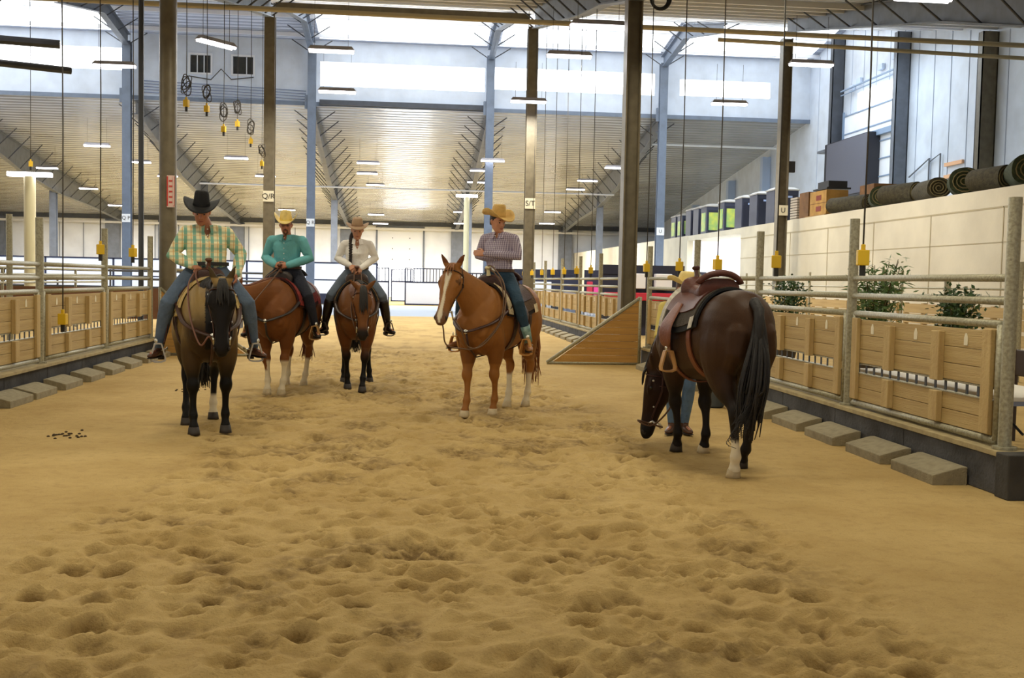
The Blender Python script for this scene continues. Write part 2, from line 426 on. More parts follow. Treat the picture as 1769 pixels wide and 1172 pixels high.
# cable bundle along the clerestory wall
mb = MB()
for k in range(5): mb.tube([(-13.4, Y3-.1, 11.2-.14*k), (-9, Y3-.14, 11.1-.14*k), (-5.2, Y3-.1, 10.98-.14*k)], .022, 5)
tag(mb.build('cable_bundle', mat('blue_cable', S(120, 132, 160), .6), None, True), 'bundle of blue grey cables strung under the two small dark windows', 'cables')
mb = MB(); mb.tube([(-11, Y3-.2, 11.5), (-9.9, Y3-.2, 11.35), (-9.4, Y3-.2, 11.9), (-8.9, Y3-.2, 11.4), (-7.8, Y3-.2, 11.55)], .03, 5)
tag(mb.build('wall_cable', M_CORD, None, True), 'single dark cable looping up between the two small windows', 'cable')

# far wall
xs = [XL, -2.45, 1.35, XR]; zs = [0, 5.8, 6.9]
mb = MB(); wall_rects(xs, zs, [(-2.45, 1.35, 0, 5.8)], YF, .3, mb)
struct('wall_far', mb, M_WHITE)
dr = struct('door_1', MB().bx(-2.45, 1.35, YF+.05, YF+.15, 2.6, 5.8), mat('far_door', S(228, 232, 238), .5))
fb = MB(); fb.bx(-2.6, -2.45, YF-.1, YF, 0, 5.9); fb.bx(1.35, 1.5, YF-.1, YF, 0, 5.9); fb.bx(-2.6, 1.5, YF-.1, YF, 5.8, 5.95)
fb.build('door_frame', M_GREY, dr)
for k in range(6):
    MB().lathe((-1.2 if k % 2 else .25, YF+.03, 3.2+.9*(k//2)), [(.05, 0), (.05, .03)], 8, (0, -1, 0)).build('door_rivet', M_GREY, dr)
struct('window_30', MB().bx(-2.45, 1.35, YF+.3, YF+.34, 0, 2.6), M_WIN)      # open daylight below the raised door
struct('trim_42', MB().bx(XL, XR, YF-.8, YF-.3, 6.0, 6.62), M_DARK)
struct('trim_43', MB().bx(XL, XR, YF-1.1, YF-.95, 5.62, 5.8), M_PIPEW)
for i, x in enumerate((-33, -24, -19.8, -14.0, -5.0, 4.3, 13.5)):
    struct('trim_%d' % (50+i), MB().bx(x-.55, x+.55, YF-.6, YF-.01, 0, 6.1), M_GREY)
for i in range(14):
    x = -34+i*1.9
    if -3 < x < 2: continue
    struct('trim_%d' % (60+i), MB().tube([(x, YF-.1, 0), (x, YF-.1, 5.7)], .03, 5), M_GREY)
# right wall
mb = MB(); mb.bx(XR, XR+.3, -10, YF, 0, 14.2); struct('wall_right', mb, M_CLAD)
for i, y in enumerate((37.0, 43.8, 50.7)):
    m = M_DARK if i != 1 else M_GREY
    z = roof_z(y)-.3
    b = MB(); b.bx(XR-.62, XR-.02, y-.16, y-.13, 0, z); b.bx(XR-.62, XR-.02, y+.13, y+.16, 0, z); b.bx(XR-.62, XR-.58, y-.16, y+.16, 0, z) ; b.bx(XR-.05, XR-.01, y-.16, y+.16, 0, z)
    tag(b.build('wall_column', M_BROWN if i == 0 else m), ['brown grey wall column at the far right above the rolled carpets', 'pale blue grey wall column right of the overhead door', 'dark blue wall column left of the dark screen'][i], 'column')
for i, y in enumerate((61.0, 67.6, 76)):
    z = roof_z(y)-.5
    tag(MB().bx(XR-.5, XR-.02, y-.22, y+.22, 0, z).build('wall_column', mat('pale_blue_steel', S(178, 196, 224), .5)), 'pale blue wall column behind the toilet cabins, %s from the clerestory' % ordinal(i), 'column')
# wall sheets
b = MB()
for i, y in enumerate(np.arange(24, 54, 1.35)): b.bx(XR-.02, XR, y-.015, y+.015, 4, roof_z(y)-.2)
tag(b.build('wall_seams', mat('seam_grey', S(176, 186, 204), .6)), kind='structure')

# ------------------------------------------------------------ columns and roof beams
def hcol(x, y, z1, w, d, m, name, label, tf=.03, turn=False):
    r = empty(name, (x, y, 0), 0, label, 'column')
    b = MB()
    if not turn:
        b.bx(-w/2, w/2, -d/2, -d/2+tf, 0, z1); b.bx(-w/2, w/2, d/2-tf, d/2, 0, z1); b.bx(-.02, .02, -d/2+tf, d/2-tf, 0, z1)
    else:
        b.bx(-d/2, -d/2+tf, -w/2, w/2, 0, z1); b.bx(d/2-tf, d/2, -w/2, w/2, 0, z1); b.bx(-d/2+tf, d/2-tf, -.02, .02, 0, z1)
    b.build('shaft', m, r)
    MB().bx(-w/2-.06, w/2+.06, -d/2-.06, d/2+.06, 0, .03).build('base_plate', m, r)
    return r
c = empty('steel_column', (-4.55, 20.8, 0), 0, 'thick round brown steel column directly behind the rider in the black hat', 'column')
MB().lathe((0, 0, 0), [(.16, 0), (.16, 7.15)], 28).build('shaft', M_BROWN, c, 2)
MB().bx(-.22, .22, -.22, .22, 0, .03).build('base_plate', M_BROWN, c)
b = MB(); b.bx(.135, .155, -.20, -.17, 2.85, 3.4); b.build('notice_plate', mat('notice_pink', S(226, 196, 186), .6), c)
b = MB(); b.bx(.02, .16, -.185, -.175, 2.82, 3.42); b.build('notice_plate', mat('notice_pink', S(226, 196, 186), .6), c)
q = MB()
for x in (.03, .15): q.bx(x-.012, x+.012, -.192, -.186, 2.84, 3.40)
for k in range(5): q.bx(.06, .12, -.192, -.186, 2.9+.1*k, 2.93+.1*k)
q.build('notice_print', M_RED, c)
c = hcol(4.40, 20.8, 7.15, .34, .30, M_BROWN, 'steel_column', 'thick brown steel column behind the triangular wooden wing, right of the checkered shirt', turn=True)
for (x, t, lab) in ((-4.78, 'Q/R', 'brown steel column with a sign reading Q/R'), (4.33, 'S/T', 'brown steel column with a sign reading S/T'), (13.58, 'U', 'brown steel column with a tan sign reading U')):
    c = hcol(x, 37.5, 10.5, .36, .36, M_BROWN, 'steel_column', lab, turn=(x > 10))
    MB().bx(-.18, .18, -.21, -.185, 4.13, 4.5).build('sign_plate', M_SIGN, c)
    text_mesh(t, .26, M_INK, c, (0, -.215, 4.31), (PI/2, 0, 0))
for (x, t, lab) in ((-13.88, 'Q P', 'pale blue steel column with a sign reading Q P at the left'), (-4.86, 'Q R', 'pale blue steel column with a white sign reading Q R, right of the teal shirt'), (4.15, None, 'pale blue steel column rising behind the tan hat of the checkered rider'), (13.17, 'U', 'pale blue steel column with a white sign reading U')):
    c = hcol(x, 54.4, 13.0, .40, .36, M_BLUE, 'steel_column', lab)
    if t:
        MB().bx(-.20, .20, -.21, -.185, 4.1, 4.5).build('sign_plate', M_SIGNW, c)
        text_mesh(t, .25, M_INK, c, (0, -.215, 4.3), (PI/2, 0, 0))
    MB().bx(-.34, -.2, -.1, .1, 10.0, 10.7).build('bracket', M_BLUE, c)
for (x, lab) in ((-23.2, 'tall grey column at the far left edge of the rear hall'), (-13.5, 'slim grey column under the far rafter left of the black hat'), (-4.9, 'slim grey column between the teal rider and the rider in white'), (4.2, 'slim grey column behind the head of the checkered rider'), (13.3, 'slim grey column in front of the ledge of loose boards')):
    hcol(x, 72.5, 7.8, .42, .4, M_GREY, 'rear_column', lab)
# pale lit posts topped by a lamp
for (x, y, lab) in ((-10.9, 32.0, 'pale post under a lamp above the left fence'), (3.35, 60, 'pale post under a lamp left of the checkered rider')):
    r = empty('lamp_post', (x, y, 0), 0, lab, 'post')
    MB().tube([(0, 0, 0), (0, 0, 4.3 if x < 0 else 6.25)], .16, 10).build('shaft', mat('cream_post', S(216, 208, 168), .5), r, 2)
    MB().bx(-.6, .6, -.12, .12, 4.3 if x < 0 else 6.25, 4.42 if x < 0 else 6.4).build('lamp_head', M_TUBE, r)

def beam(x, pts, w, m, label, name='roof_beam', braces=True, bm=None):
    """pts: (y, zbottom, ztop)"""
    r = empty(name, (x, pts[0][0], 0), 0, label, 'beam'); y0 = pts[0][0]
    b = MB()
    for (ya, ba, ta), (yb, bb, tb) in zip(pts, pts[1:]):
        ya -= y0; yb -= y0
        for (za0, za1, zb0, zb1, hw) in ((ba, ta, bb, tb, .012), (ba, ba+.035, bb, bb+.035, w/2), (ta-.035, ta, tb-.035, tb, w/2)):
            b.add([(-hw, ya, za0), (hw, ya, za0), (hw, ya, za1), (-hw, ya, za1), (-hw, yb, zb0), (hw, yb, zb0), (hw, yb, zb1), (-hw, yb, zb1)],
                  [(0, 1, 2, 3), (4, 7, 6, 5), (0, 4, 5, 1), (1, 5, 6, 2), (2, 6, 7, 3), (3, 7, 4, 0)])
    b.build('web', m, r)
    if braces:
        q = MB(); ya, yb = pts[0][0], pts[-1][0]; y = ya+.8
        while y < yb:
            for (a0, b0, t0), (a1, b1, t1) in zip(pts, pts[1:]):
                if a0 <= y <= a1:
                    f = (y-a0)/(a1-a0); zb = b0+(b1-b0)*f; zt = t0+(t1-t0)*f
                    for s in (-1, 1): q.tube([(s*.02, y-y0, zb+.02), (s*(.75+.4*(zt-zb)), y-y0, zt+.02)], .028, 5)
            y += 1.9
        q.build('brace', M_DARK, r)
    return r
for x, lab in ((-4.78, 'blue grey rafter running up to the Q/R column'), (4.40, 'dark blue grey rafter running up to the S/T column'), (13.6, 'deep blue grey rafter at the upper right running to the U column'), (-13.9, 'rafter above the left fence near the top left corner')):
    pts = [(12, 5.4, roof_z(12)-.03), (20.8, 7.12, roof_z(20.8)-.03), (24, 7.85, roof_z(24)-.03), (27, 8.35, roof_z(27)-.03), (37.5, 10.46, roof_z(37.5)-.03)]
    if x == 13.6: pts = [(14, 5.2, roof_z(14)-.03), (23.0, 7.55, roof_z(23)-.03), (26, 8.35, roof_z(26)-.03), (37.5, 10.75, roof_z(37.5)-.03)]
    if x < -10: pts = pts[:1]+pts[-1:]
    beam(x, pts, .28, M_BLUE if abs(x+4.78) < .1 else M_GREY, lab)
for x, lab in ((-13.88, 'dark rafter sloping up from the Q P column to the ridge'), (-4.86, 'pale rafter sloping up from the Q R blue column'), (4.15, 'pale rafter sloping up from the blue column behind the tan hat'), (13.17, 'pale rafter sloping up from the white signed U column')):
    beam(x, [(44, 12.2, roof_z(44)-.25), (50, 13.3, roof_z(50)-.25), (54.5, 12.75, roof_z(54.5)-.25)], .3, M_BLUE if x > -10 else M_GREY, lab)
for x, lab in ((-23.0, 'dark far rafter descending at the far left'), (-13.7, 'dark far rafter descending behind the thick left column'), (-4.86, 'dark far rafter descending behind the teal rider'), (4.15, 'dark far rafter descending left of the S/T column'), (13.2, 'dark far rafter descending behind the thick right column')):
    beam(x, [(55.4, 9.6, roof_z(55.6)-.03), (66, 7.5, roof_z(66)-.03), (72.5, 6.75 if True else 0, roof_z(72.5)-.03), (80, 6.4, roof_z(80)-.03), (89.5, 5.7, roof_z(89.5)-.03)], .3, M_GREY, lab)
# eave struts and pipes across row 2
tag(MB().bx(-4.6, 4.2, 37.35, 37.65, 10.72, 10.95).build('roof_strut', M_BROWN), 'dark strut spanning between the tops of the Q/R and S/T columns', 'beam')
tag(MB().tube([(-20, 28.9, 8.68), (20.8, 28.9, 8.55)], .07, 8).build('conduit_pipe', M_PIPE, None, 2), 'long tan pipe running across the top of the hall', 'pipe')
tag(MB().tube([(9, 30.6, 8.75), (21, 30.6, 8.55)], .06, 8).build('conduit_pipe', M_PIPE, None, 2), 'short tan pipe below the upper right rafter', 'pipe')
tag(MB().tube([(-12, 63, 6.86), (12.4, 63, 6.86)], .05, 6).build('conduit_pipe', M_PIPEW, None, 2), 'thin pale pipe crossing the far hall below the roof', 'pipe')
tag(MB().tube([(13.5, 58, 9.3), (21, 58, 9.3)], .06, 6).build('conduit_pipe', mat('bright_pipe', S(236, 238, 240), .4), None, 2), 'short bright pipe under the far roof right of the blue U column', 'pipe')
tag(MB().tube([(-22, 22.5, 6.8), (-8.0, 25.5, 6.78)], .1, 8).build('duct_pipe', M_DARK, None, 2), 'brown pipe crossing the bright skylight at the top left', 'pipe')
tag(MB().tube([(-22, 18, 6.05), (-7.6, 25.0, 6.1)], .08, 8).build('duct_pipe', M_DARK, None, 2), 'slanted dark pipe under the skylight at the left', 'pipe')
tag(MB().tube([(-5.06, 20.85, 0), (-5.06, 20.85, 7.9)], .05, 8).build('down_pipe', M_DARK, None, 2), 'thin dark pipe standing left of the thick left column', 'pipe')
# hanging fluorescent lamps
def lamp_proto(L=1.25):
    r = empty('fluorescent_lamp', (0, 0, 0), 0, 'x', 'ceiling lamp', 'hanging fluorescent lamps')
    MB().add([(-L/2, -.14, 0), (L/2, -.14, 0), (L/2-.08, -.07, .11), (-L/2+.08, -.07, .11), (-L/2, .14, 0), (L/2, .14, 0), (L/2-.08, .07, .11), (-L/2+.08, .07, .11)],
             [(0, 1, 2, 3), (4, 7, 6, 5), (3, 2, 6, 7), (0, 3, 7, 4), (1, 5, 6, 2), (0, 4, 5, 1)]).build('housing', M_HOUS, r)
    b = MB()
    for y in (-.07, .07): b.tube([(-L/2+.03, y, -.03), (L/2-.03, y, -.03)], .035, 8)
    b.build('tube', M_TUBE, r, True)
    b = MB()
    for s in (-1, 1): b.tube([(s*.45, 0, .1), (s*.45, 0, 1.3)], .006, 4)
    b.build('hanger_wire', M_CORD, r)
    return r
rows = {'arena centre': (-2.35, [21.5, 29.2, 35.5, 56.9, 62.5, 70, 81, 85]),
        'column line right of centre': (4.05, [22.8, 28.6, 36.0, 54, 59, 66, 79, 84]),
        'right bay': (10.75, [21.6, 28.4, 35, 55.5, 63, 69, 78, 83]),
        'left bay': (-8.9, [24.4, 32.5, 56.5, 66, 80]),
        'far left bay': (-14.9, [52.9, 60, 68, 79]),
        'outermost left bay': (-21.4, [50, 65, 74, 80])}
proto = None
for rn, (x, ys) in rows.items():
    for i, y in enumerate(ys):
        z = min(7.68, roof_z(y)-.9 if y > 55.2 else 99, roof_z(y)-.5)
        if y == 22.8: z = 7.1
        lab = 'fluorescent lamp hanging over the %s, %s from the front' % (rn, ordinal(i))
        if proto is None: proto = lamp_proto(); proto.location = (x, y, z); proto['label'] = lab
        else: copy_tree(proto, (x+(.25 if i % 2 else 0), y, z), 0, lab)
copy_tree(proto, (-5.1, 29.0, 7.7), .9, 'fluorescent lamp in front of the two small dark windows')

# hanging power cords with yellow boxes
def cord(x, y, z, ztop, label, coil=False, scale=1):
    r = empty('power_cord', (x, y, z), random.uniform(-.6, .6), label, 'hanging cord', 'hanging power cords')
    MB().tube([(0, 0, ztop-z), (.01, 0, (ztop-z)*.5), (0, 0, .08)], .009*scale, 5).build('cable', M_CORD, r, True)
    MB().bx(-.055, .055, -.045, .045, -.09, .06).box((0, 0, .085), (.04, .04, .06)).build('outlet_box', M_YEL, r, bevel=.008)
    MB().tube([(0, 0, -.09), (0, 0, -.19)], .03, 8).build('plug', M_BLK, r, 2)
    if coil:
        b = MB()
        for k in range(4):
            rr = random.uniform(.10, .16); t = random.uniform(-.5, .5); cz = .40+random.uniform(-.08, .08)
            b.tube([(rr*.7*math.cos(a), t*.3*math.sin(a), cz+rr*1.25*math.sin(a)) for a in np.linspace(0, 2*PI, 22)], .011, 5)
        b.build('cable_coil', M_CORD, r, True)
    return r
for i, y in enumerate((9.85, 12.25, 14.65, 16.75, 19.1, 25.0, 27.1, 29.3, 31.6, 34.2, 36.9, 39.5)):
    cord(4.4, y, 1.86, roof_z(y)-(.9 if y < 37.6 else .02), 'power cord with yellow box hanging over the right fence, %s from the front' % ordinal(i))
for i, (y, z) in enumerate(((14.8, .93), (16.5, 1.92), (18.4, 1.92))):
    cord(-4.6 if i else -4.62, y, z, roof_z(y)-.9, 'power cord hanging by the left fence, %s' % ('with its box low against the planks', 'box above the middle post', 'box above the last post')[i])
for i, (y, z) in enumerate(((23.2, 5.2), (25.5, 5.45), (27.8, 5.3), (30, 5.75), (32.5, 5.6), (35, 5.2))):
    cord(-4.7, y, z, 7.9+(y-23.2)*.2, 'coiled power cord high above the black hatted rider, %s from the left' % ordinal(i), True)
cord(-10.6, 31.2, 4.6, roof_z(31.2), 'power cord hanging high at the left edge beside the pale lamp post')
b = MB()
for k in range(4): b.tube([(4.86+.2*(1-.06*k)*math.cos(a), 20.5+.02*k, 7.12+.22*(1-.06*k)*math.sin(a)) for a in np.linspace(0, 2*PI, 24)], .025, 5)
tag(b.build('cable_coil', M_BLK, None, True), 'black cable coil hung at the top right of the thick right column', 'cable coil')

# ------------------------------------------------------------ arena fences
def fence_panel(X, y0, y1, side, label, grp, wood=M_WOOD):
    """side=+1: arena on the -x side of X (right fence); -1: left fence"""
    s = -side; Lh = y1-y0
    r = empty('fence_section', (X, y0, .34), 0, label, 'fence section', grp)
    z = lambda a: a-.34
    b = MB(); g = .06; rr = .032
    for zz in (1.29, .385): b.tube([(0, g, z(zz)), (0, Lh-g, z(zz))], rr, 10)
    for yy in (g, Lh-g): b.tube([(0, yy, z(.385)), (0, yy, z(1.29))], rr, 10)
    b.build('pipe_frame', M_GALV, r, True)
    for k, (za, zb) in enumerate(((.42, .547), (.55, .69), (.80, .937), (.940, 1.077), (1.08, 1.235))):
        MB().bx(-.02, .02, g+.04, Lh-g-.04, z(za), z(zb)-.001).build('plank', wood, r, bevel=.004)
    for f in (.34, .67):
        y = Lh*f
        for za, zb in ((.80, 1.2), (.45, .69)):
            MB().bx(s*.02, s*.075, y-.07, y+.07, z(za)-.02, z(zb)).build('batten', M_WOOD2, r, bevel=.006)
    for y in (g+.10, Lh-g-.10):
        MB().bx(s*.02, s*.06, y-.065, y+.065, z(.43), z(1.25)).build('stile', M_WOOD2, r, bevel=.006)
    n = int(Lh/.17)
    for k in range(1, n): MB().bx(-.004, .004, k*Lh/n-.016, k*Lh/n+.016, z(.701), z(.781)).build('grille_bar', M_DARK, r)
    MB().bx(-.012, .012, g+.03, Lh-g-.03, z(.782), z(.797)).bx(-.03, .03, g+.03, Lh-g-.03, z(.690), z(.700)).build('grille_rail', M_GALV, r)
    for f in (.19, .5, .82):
        y = Lh*f
        MB().prism([(y-.028, z(1.10)), (y+.028, z(1.10)), (y+.028, z(1.16)), (y+.008, z(1.20)), (y-.008, z(1.20)), (y-.028, z(1.16))], 'x', s*.021, s*.026).build('tag_plate', mat('tag_white', S(226, 218, 190), .5), r)
    return r
def fence_post(X, y, label, grp, h=2.26):
    r = empty('fence_post', (X, y, .34), 0, label, 'fence post', grp)
    MB().tube([(0, 0, 0), (0, 0, h-.34)], .05, 14).build('shaft', M_GALV, r, 2)
    MB().lathe((0, 0, .0), [(.09, 0), (.09, .02)], 14).build('foot_plate', M_GALV, r)
    return r
def fence_run(X, ys, side, side_name, grp, wood=M_WOOD, double=True, first=True, hh=2.26):
    for i, (a, c) in enumerate(zip(ys, ys[1:])):
        p = fence_panel(X, a+.055, c-.055, side, 'wooden section of the %s, %s from the front' % (side_name, ordinal(i)), grp+' sections', wood)
        b = MB()
        for zz in (1.47, 1.65): b.tube([(0, 0, zz-.34), (0, c-a-.11, zz-.34)], .03, 10)
        b.build('top_rail', M_GALV, p, True)
    for i, y in enumerate(ys):
        fence_post(X+.0, y, 'steel post of the %s, %s from the front' % (side_name, ordinal(i)), grp+' posts', hh)
YR = [7.6, 10.47, 13.37, 16.35, 19.6]
fence_run(4.58, YR, 1, 'near right fence', 'near right fence')
YR2 = [22.3, 25.2, 28.2, 31.5, 35.4, 38.6, 41.8]
fence_run(4.68, YR2, 1, 'far right fence', 'far right fence')
YL = [8.6, 11.5, 14.5, 17.52, 20.55]
fence_run(-4.82, YL, -1, 'left fence', 'left fence')
YL2 = [23, 26, 29, 32]
fence_run(-4.9, YL2, -1, 'far left fence', 'far left fence')
def curb(X, ya, yb, side, lab):
    r = empty('concrete_curb', (X, ya, 0), 0, lab, 'curb'); s = side
    n = max(1, round((yb-ya)/1.45))
    for k in range(n):
        a = (yb-ya)*k/n; c = (yb-ya)*(k+1)/n
        MB().bx(-.10 if X > 0 else -.16, .16 if X > 0 else .10, a+.004, c-.004, 0, .295).build('curb_block', M_CURB, r, bevel=.008)
    MB().bx(-.12, .18, -.02, yb-ya+.02, .297, .338).build('cap_board', M_CAP, r, bevel=.004)
for X, a, c, lab in ((4.58, 7.5, 19.75, 'dark concrete curb under the near right fence'), (4.68, 22.2, 42, 'dark concrete curb under the far right fence'), (-4.86, 8.5, 20.7, 'dark concrete curb under the left fence'), (-4.94, 22.8, 32.2, 'dark concrete curb under the far left fence')):
    curb(X, a, c, 1, lab)
MB_end = MB().bx(4.44, 4.78, 7.3, 7.48, 0, .34)
tag(MB_end.build('end_block', mat('dark_block', S(66, 64, 60), .8, 0, (4, .5), (20, .4)), bevel=.01), 'dark upright end block at the near end of the right curb', 'concrete block')
def wstop(x, y, rz, lab, grp):
    L = .74; s = 1 if x > 0 else -1
    b = MB().prism([(0, 0), (.29*s, 0), (.29*s, .15), (.24*s, .15), (0, .085)], 'y', -L/2, L/2)
    o = b.build('wheel_stop', M_STONE, None, bevel=.008); o.location = (x, y, -.004); o.rotation_euler = (0, 0, rz)
    tag(o, lab, 'wheel stop', grp)
ysR = [7.98+.0, 8.95+.25, 10.27, 11.24, 12.3, 13.35, 14.4, 15.45, 16.5, 17.5, 18.5]
ysR = [8.27, 9.21, 10.25, 11.23, 12.25, 13.25, 14.3, 15.3, 16.35, 17.4, 18.4]
for i, y in enumerate(ysR): wstop(4.175, y, random.uniform(-.015, .015), 'sloped concrete block along the near right curb, %s from the front' % ordinal(i), 'right kerb blocks')
for i, y in enumerate([10.3, 11.4, 12.7, 13.56, 14.65, 15.75, 16.85, 17.95, 19.1, 20.1]): wstop(-4.42, y, random.uniform(-.02, .02), 'sloped concrete block along the left curb, %s from the front' % ordinal(i), 'left kerb blocks')
for i in range(12):
    if i == 12: continue
    wstop(4.24, 23.8+i*1.12, random.uniform(-.03, .03), 'sloped concrete block along the far right curb, %s from the front' % ordinal(i), 'far right kerb blocks')
# triangular wings
def wing(x0, x1, y, lab):
    r = empty('triangular_wing', (x0, y, 0), 0, lab, 'wooden wing'); w = x1-x0; s = 1 if w > 0 else -1; w = abs(w)
    hz = 1.28
    n = 9
    for k in range(n):
        z0 = .05+k*(hz-.08)/n; z1 = .05+(k+1)*(hz-.08)/n-.006
        f = lambda z: max(0.0, w*(1-z/hz)-.05)
        b = MB().prism([(0, z0), (s*f(z0), z0), (s*max(.01, f(z1)), z1), (0, z1)], 'y', -.02, .02)
        b.build('plank', M_WOODG, r)
    b = MB(); b.tube([(0, 0, 0.02), (0, 0, hz+.02)], .035, 10); b.tube([(0, 0, .03), (s*w, 0, .03)], .03, 8); b.tube([(0, 0, hz), (s*w, 0, .03)], .035, 8)
    b.build('pipe_frame', M_GALV, r, True)
wing(4.42, 2.66, 19.65, 'triangular plank wing with pipe frame jutting from the right fence')
wing(-4.66, -2.95, 20.66, 'triangular plank wing jutting from the left fence behind the black hatted rider')

# second fences behind
def rail_fence(x0, y0, x1, y1, zs, n, lab, grp, h=1.9, planks=False, m=M_GALV, r_=.022):
    r = empty('rail_fence', (x0, y0, 0), 0, lab, 'rail fence', grp)
    b = MB(); d = V((x1-x0, y1-y0, 0))
    for z in zs: b.tube([(0, 0, z), (d.x, d.y, z)], r_, 6)
    b.build('rails', m, r, True)
    for k in range(n+1):
        p = d*k/n; MB().tube([(p.x, p.y, 0), (p.x, p.y, h if k % 2 == 0 else h*.82)], .035, 8).build('post', m, r, 2)
    if planks:
        for k in range(n):
            a = d*k/n+d*.06/n; c = d*(k+1)/n-d*.06/n; w = MB(); t = V((-d.y, d.x, 0)).normalized()*.03
            for za, zb in ((.42, .66), (.74, .96), (.98, 1.2)):
                w.add([a+V((0, 0, za)), c+V((0, 0, za)), c+V((0, 0, zb)), a+V((0, 0, zb)), a+t+V((0, 0, za)), c+t+V((0, 0, za)), c+t+V((0, 0, zb)), a+t+V((0, 0, zb))], [(0, 1, 2, 3), (4, 7, 6, 5), (0, 4, 5, 1), (1, 5, 6, 2), (2, 6, 7, 3), (3, 7, 4, 0)])
            w.build('planks', M_WOOD, r)
            q = MB()
            for f in (.0, .33, .66, 1):
                p = a+(c-a)*f-t*1.5; q.box(p+V((0, 0, .82)), (.1, .1, .8))
            q.build('battens', M_WOOD2, r)
    return r
rail_fence(12.2, 13, 12.2, 43, (1.30, 1.42, 1.58), 10, 'long rail and plank fence along the white block wall at the right', 'rear fences', 2.0, True)
rail_fence(-9.4, 12, -9.4, 34, (1.28, 1.48, 1.64), 8, 'grey pipe fence beyond the left arena fence', 'rear fences', 2.0, False, M_GALV, .03)
rail_fence(-22, 40, -5.2, 40, (1.05, 1.35, 1.65), 9, 'dark pipe fence across the hall behind the left fence', 'rear fences', 1.7, False, M_DARK, .04)
tag(MB().bx(-25, -5.4, 30, 30.1, .3, 1.15).build('plank_barrier', mat('red_brown_board', S(112, 74, 44), .8, 0, (2, .4))), 'low reddish brown board barrier beyond the left fence', 'barrier')
for k, (px, py, hh) in enumerate(((-9.2, 17, 2.7), (-8.6, 16.6, 2.5), (-6.6, 18.4, 2.5))):
    b = MB().tube([(px, py, 0), (px, py, hh)], .05, 10)
    tag(b.build('steel_post', M_GALV, None, 2), ['tall free standing post behind the left fence, leftmost of three', 'free standing post behind the left fence, middle of three', 'free standing post behind the left fence nearest the thick column'][k], 'post')
for k, (px, y) in enumerate(((5.3, 12.0), (5.2, 15.0), (8.2, 15.2), (9.2, 17))):
    pass
# ------------------------------------------------------------ right side block wall, deck and what stands on it
M_BLOCK = mat('painted_block', S(214, 206, 182), .7, 0, (.7, .22), (8, .2))
XB = 14.3
b = MB(); b.bx(XB, XB+.3, 8, 44.3, 0, 4.05); b.bx(XB, XB+.3, 53, YF, 0, 4.05)
struct('wall_right_block', b, M_BLOCK)
struct('ceiling_deck', MB().bx(XB+.02, XR, 8, YF, 3.80, 4.04), M_BLOCK)
b = MB()
for y in np.arange(10, 44, 3.55): b.bx(XB-.012, XB, y-.02, y+.02, .1, 3.6)
b.bx(XB-.012, XB, 8, 44.3, 3.56, 3.60); b.bx(XB-.012, XB, 8, 44.3, 2.72, 2.74)
tag(b.build('wall_joints', mat('joint_tan', S(176, 164, 132), .7)), kind='structure')
struct('wall_recess', MB().bx(17.6, 17.8, 44.3, 53.5, 0, 3.8), mat('peach_wall', S(244, 222, 196), .6))
struct('window_31', MB().bx(17.5, 17.56, 44.6, 53.2, 2.15, 3.72), M_WIN)
struct('wall_recess_side', MB().bx(14.6, 17.6, 53.2, 53.4, 0, 3.8), mat('bright_wall', S(244, 246, 252), .6))
area(16.2, 48.5, 3.6, 2, 6, 420, (.92, .95, 1))

def cabin(y, x, h, lab, win=True):
    r = empty('portable_cabin', (x, y, 4.06), 0, lab, 'portable cabin', 'portable cabins on the deck')
    M = mat('cabin_plastic', S(58, 62, 80), .5, 0, (4, .2)); w = .52
    MB().bx(-w, w, -w, w, 0, h-.12).build('body', M, r, bevel=.02)
    b = MB(); 
    for k, (rr, z) in enumerate(((1.05, 0), (1.0, .06), (.7, .13), (.2, .17))):
        pass
    b.rings([[V((-w*q, -w*q, z)), V((w*q, -w*q, z)), V((w*q, w*q, z)), V((-w*q, w*q, z))] for q, z in ((1.06, h-.12), (1.06, h-.07), (.75, h+.02), (.25, h+.06))])
    b.build('roof', mat('cabin_roof', S(176, 172, 166), .6), r)
    MB().bx(-w+.08, w-.08, -w-.02, -w, .1, h-.3).build('door', mat('cabin_door', S(40, 42, 58), .5), r)
    if win:
        MB().bx(-w-.02, -w, -.34, .34, .25, h-.42).build('side_poster', mat('poster_green', S(206, 214, 92), .5, 0, (3, .9, S(120, 176, 120))), r)
        MB().bx(-w+.12, w-.42, -w-.035, -w-.02, .3, h-.42).build('door_poster', MATS['poster_green'], r)
    else:
        MB().bx(-.24, .24, -w-.03, -w-.02, h-.42, h-.34).build('door_vent', mat('vent_pale', S(176, 196, 240), .4), r)
    return r
for i, (y, w) in enumerate(((59.6, 1), (58.2, 1), (56.4, 0), (54.9, 0), (53.4, 1), (50.4, 1), (47.7, 0), (45.6, 0), (43.4, 0))):
    cabin(y, 15.75, 1.62 if y < 57 else 1.45, 'dark grey portable cabin on the deck, %s from the far end%s' % (ordinal(i), ' with yellow green poster' if w else ''), bool(w))
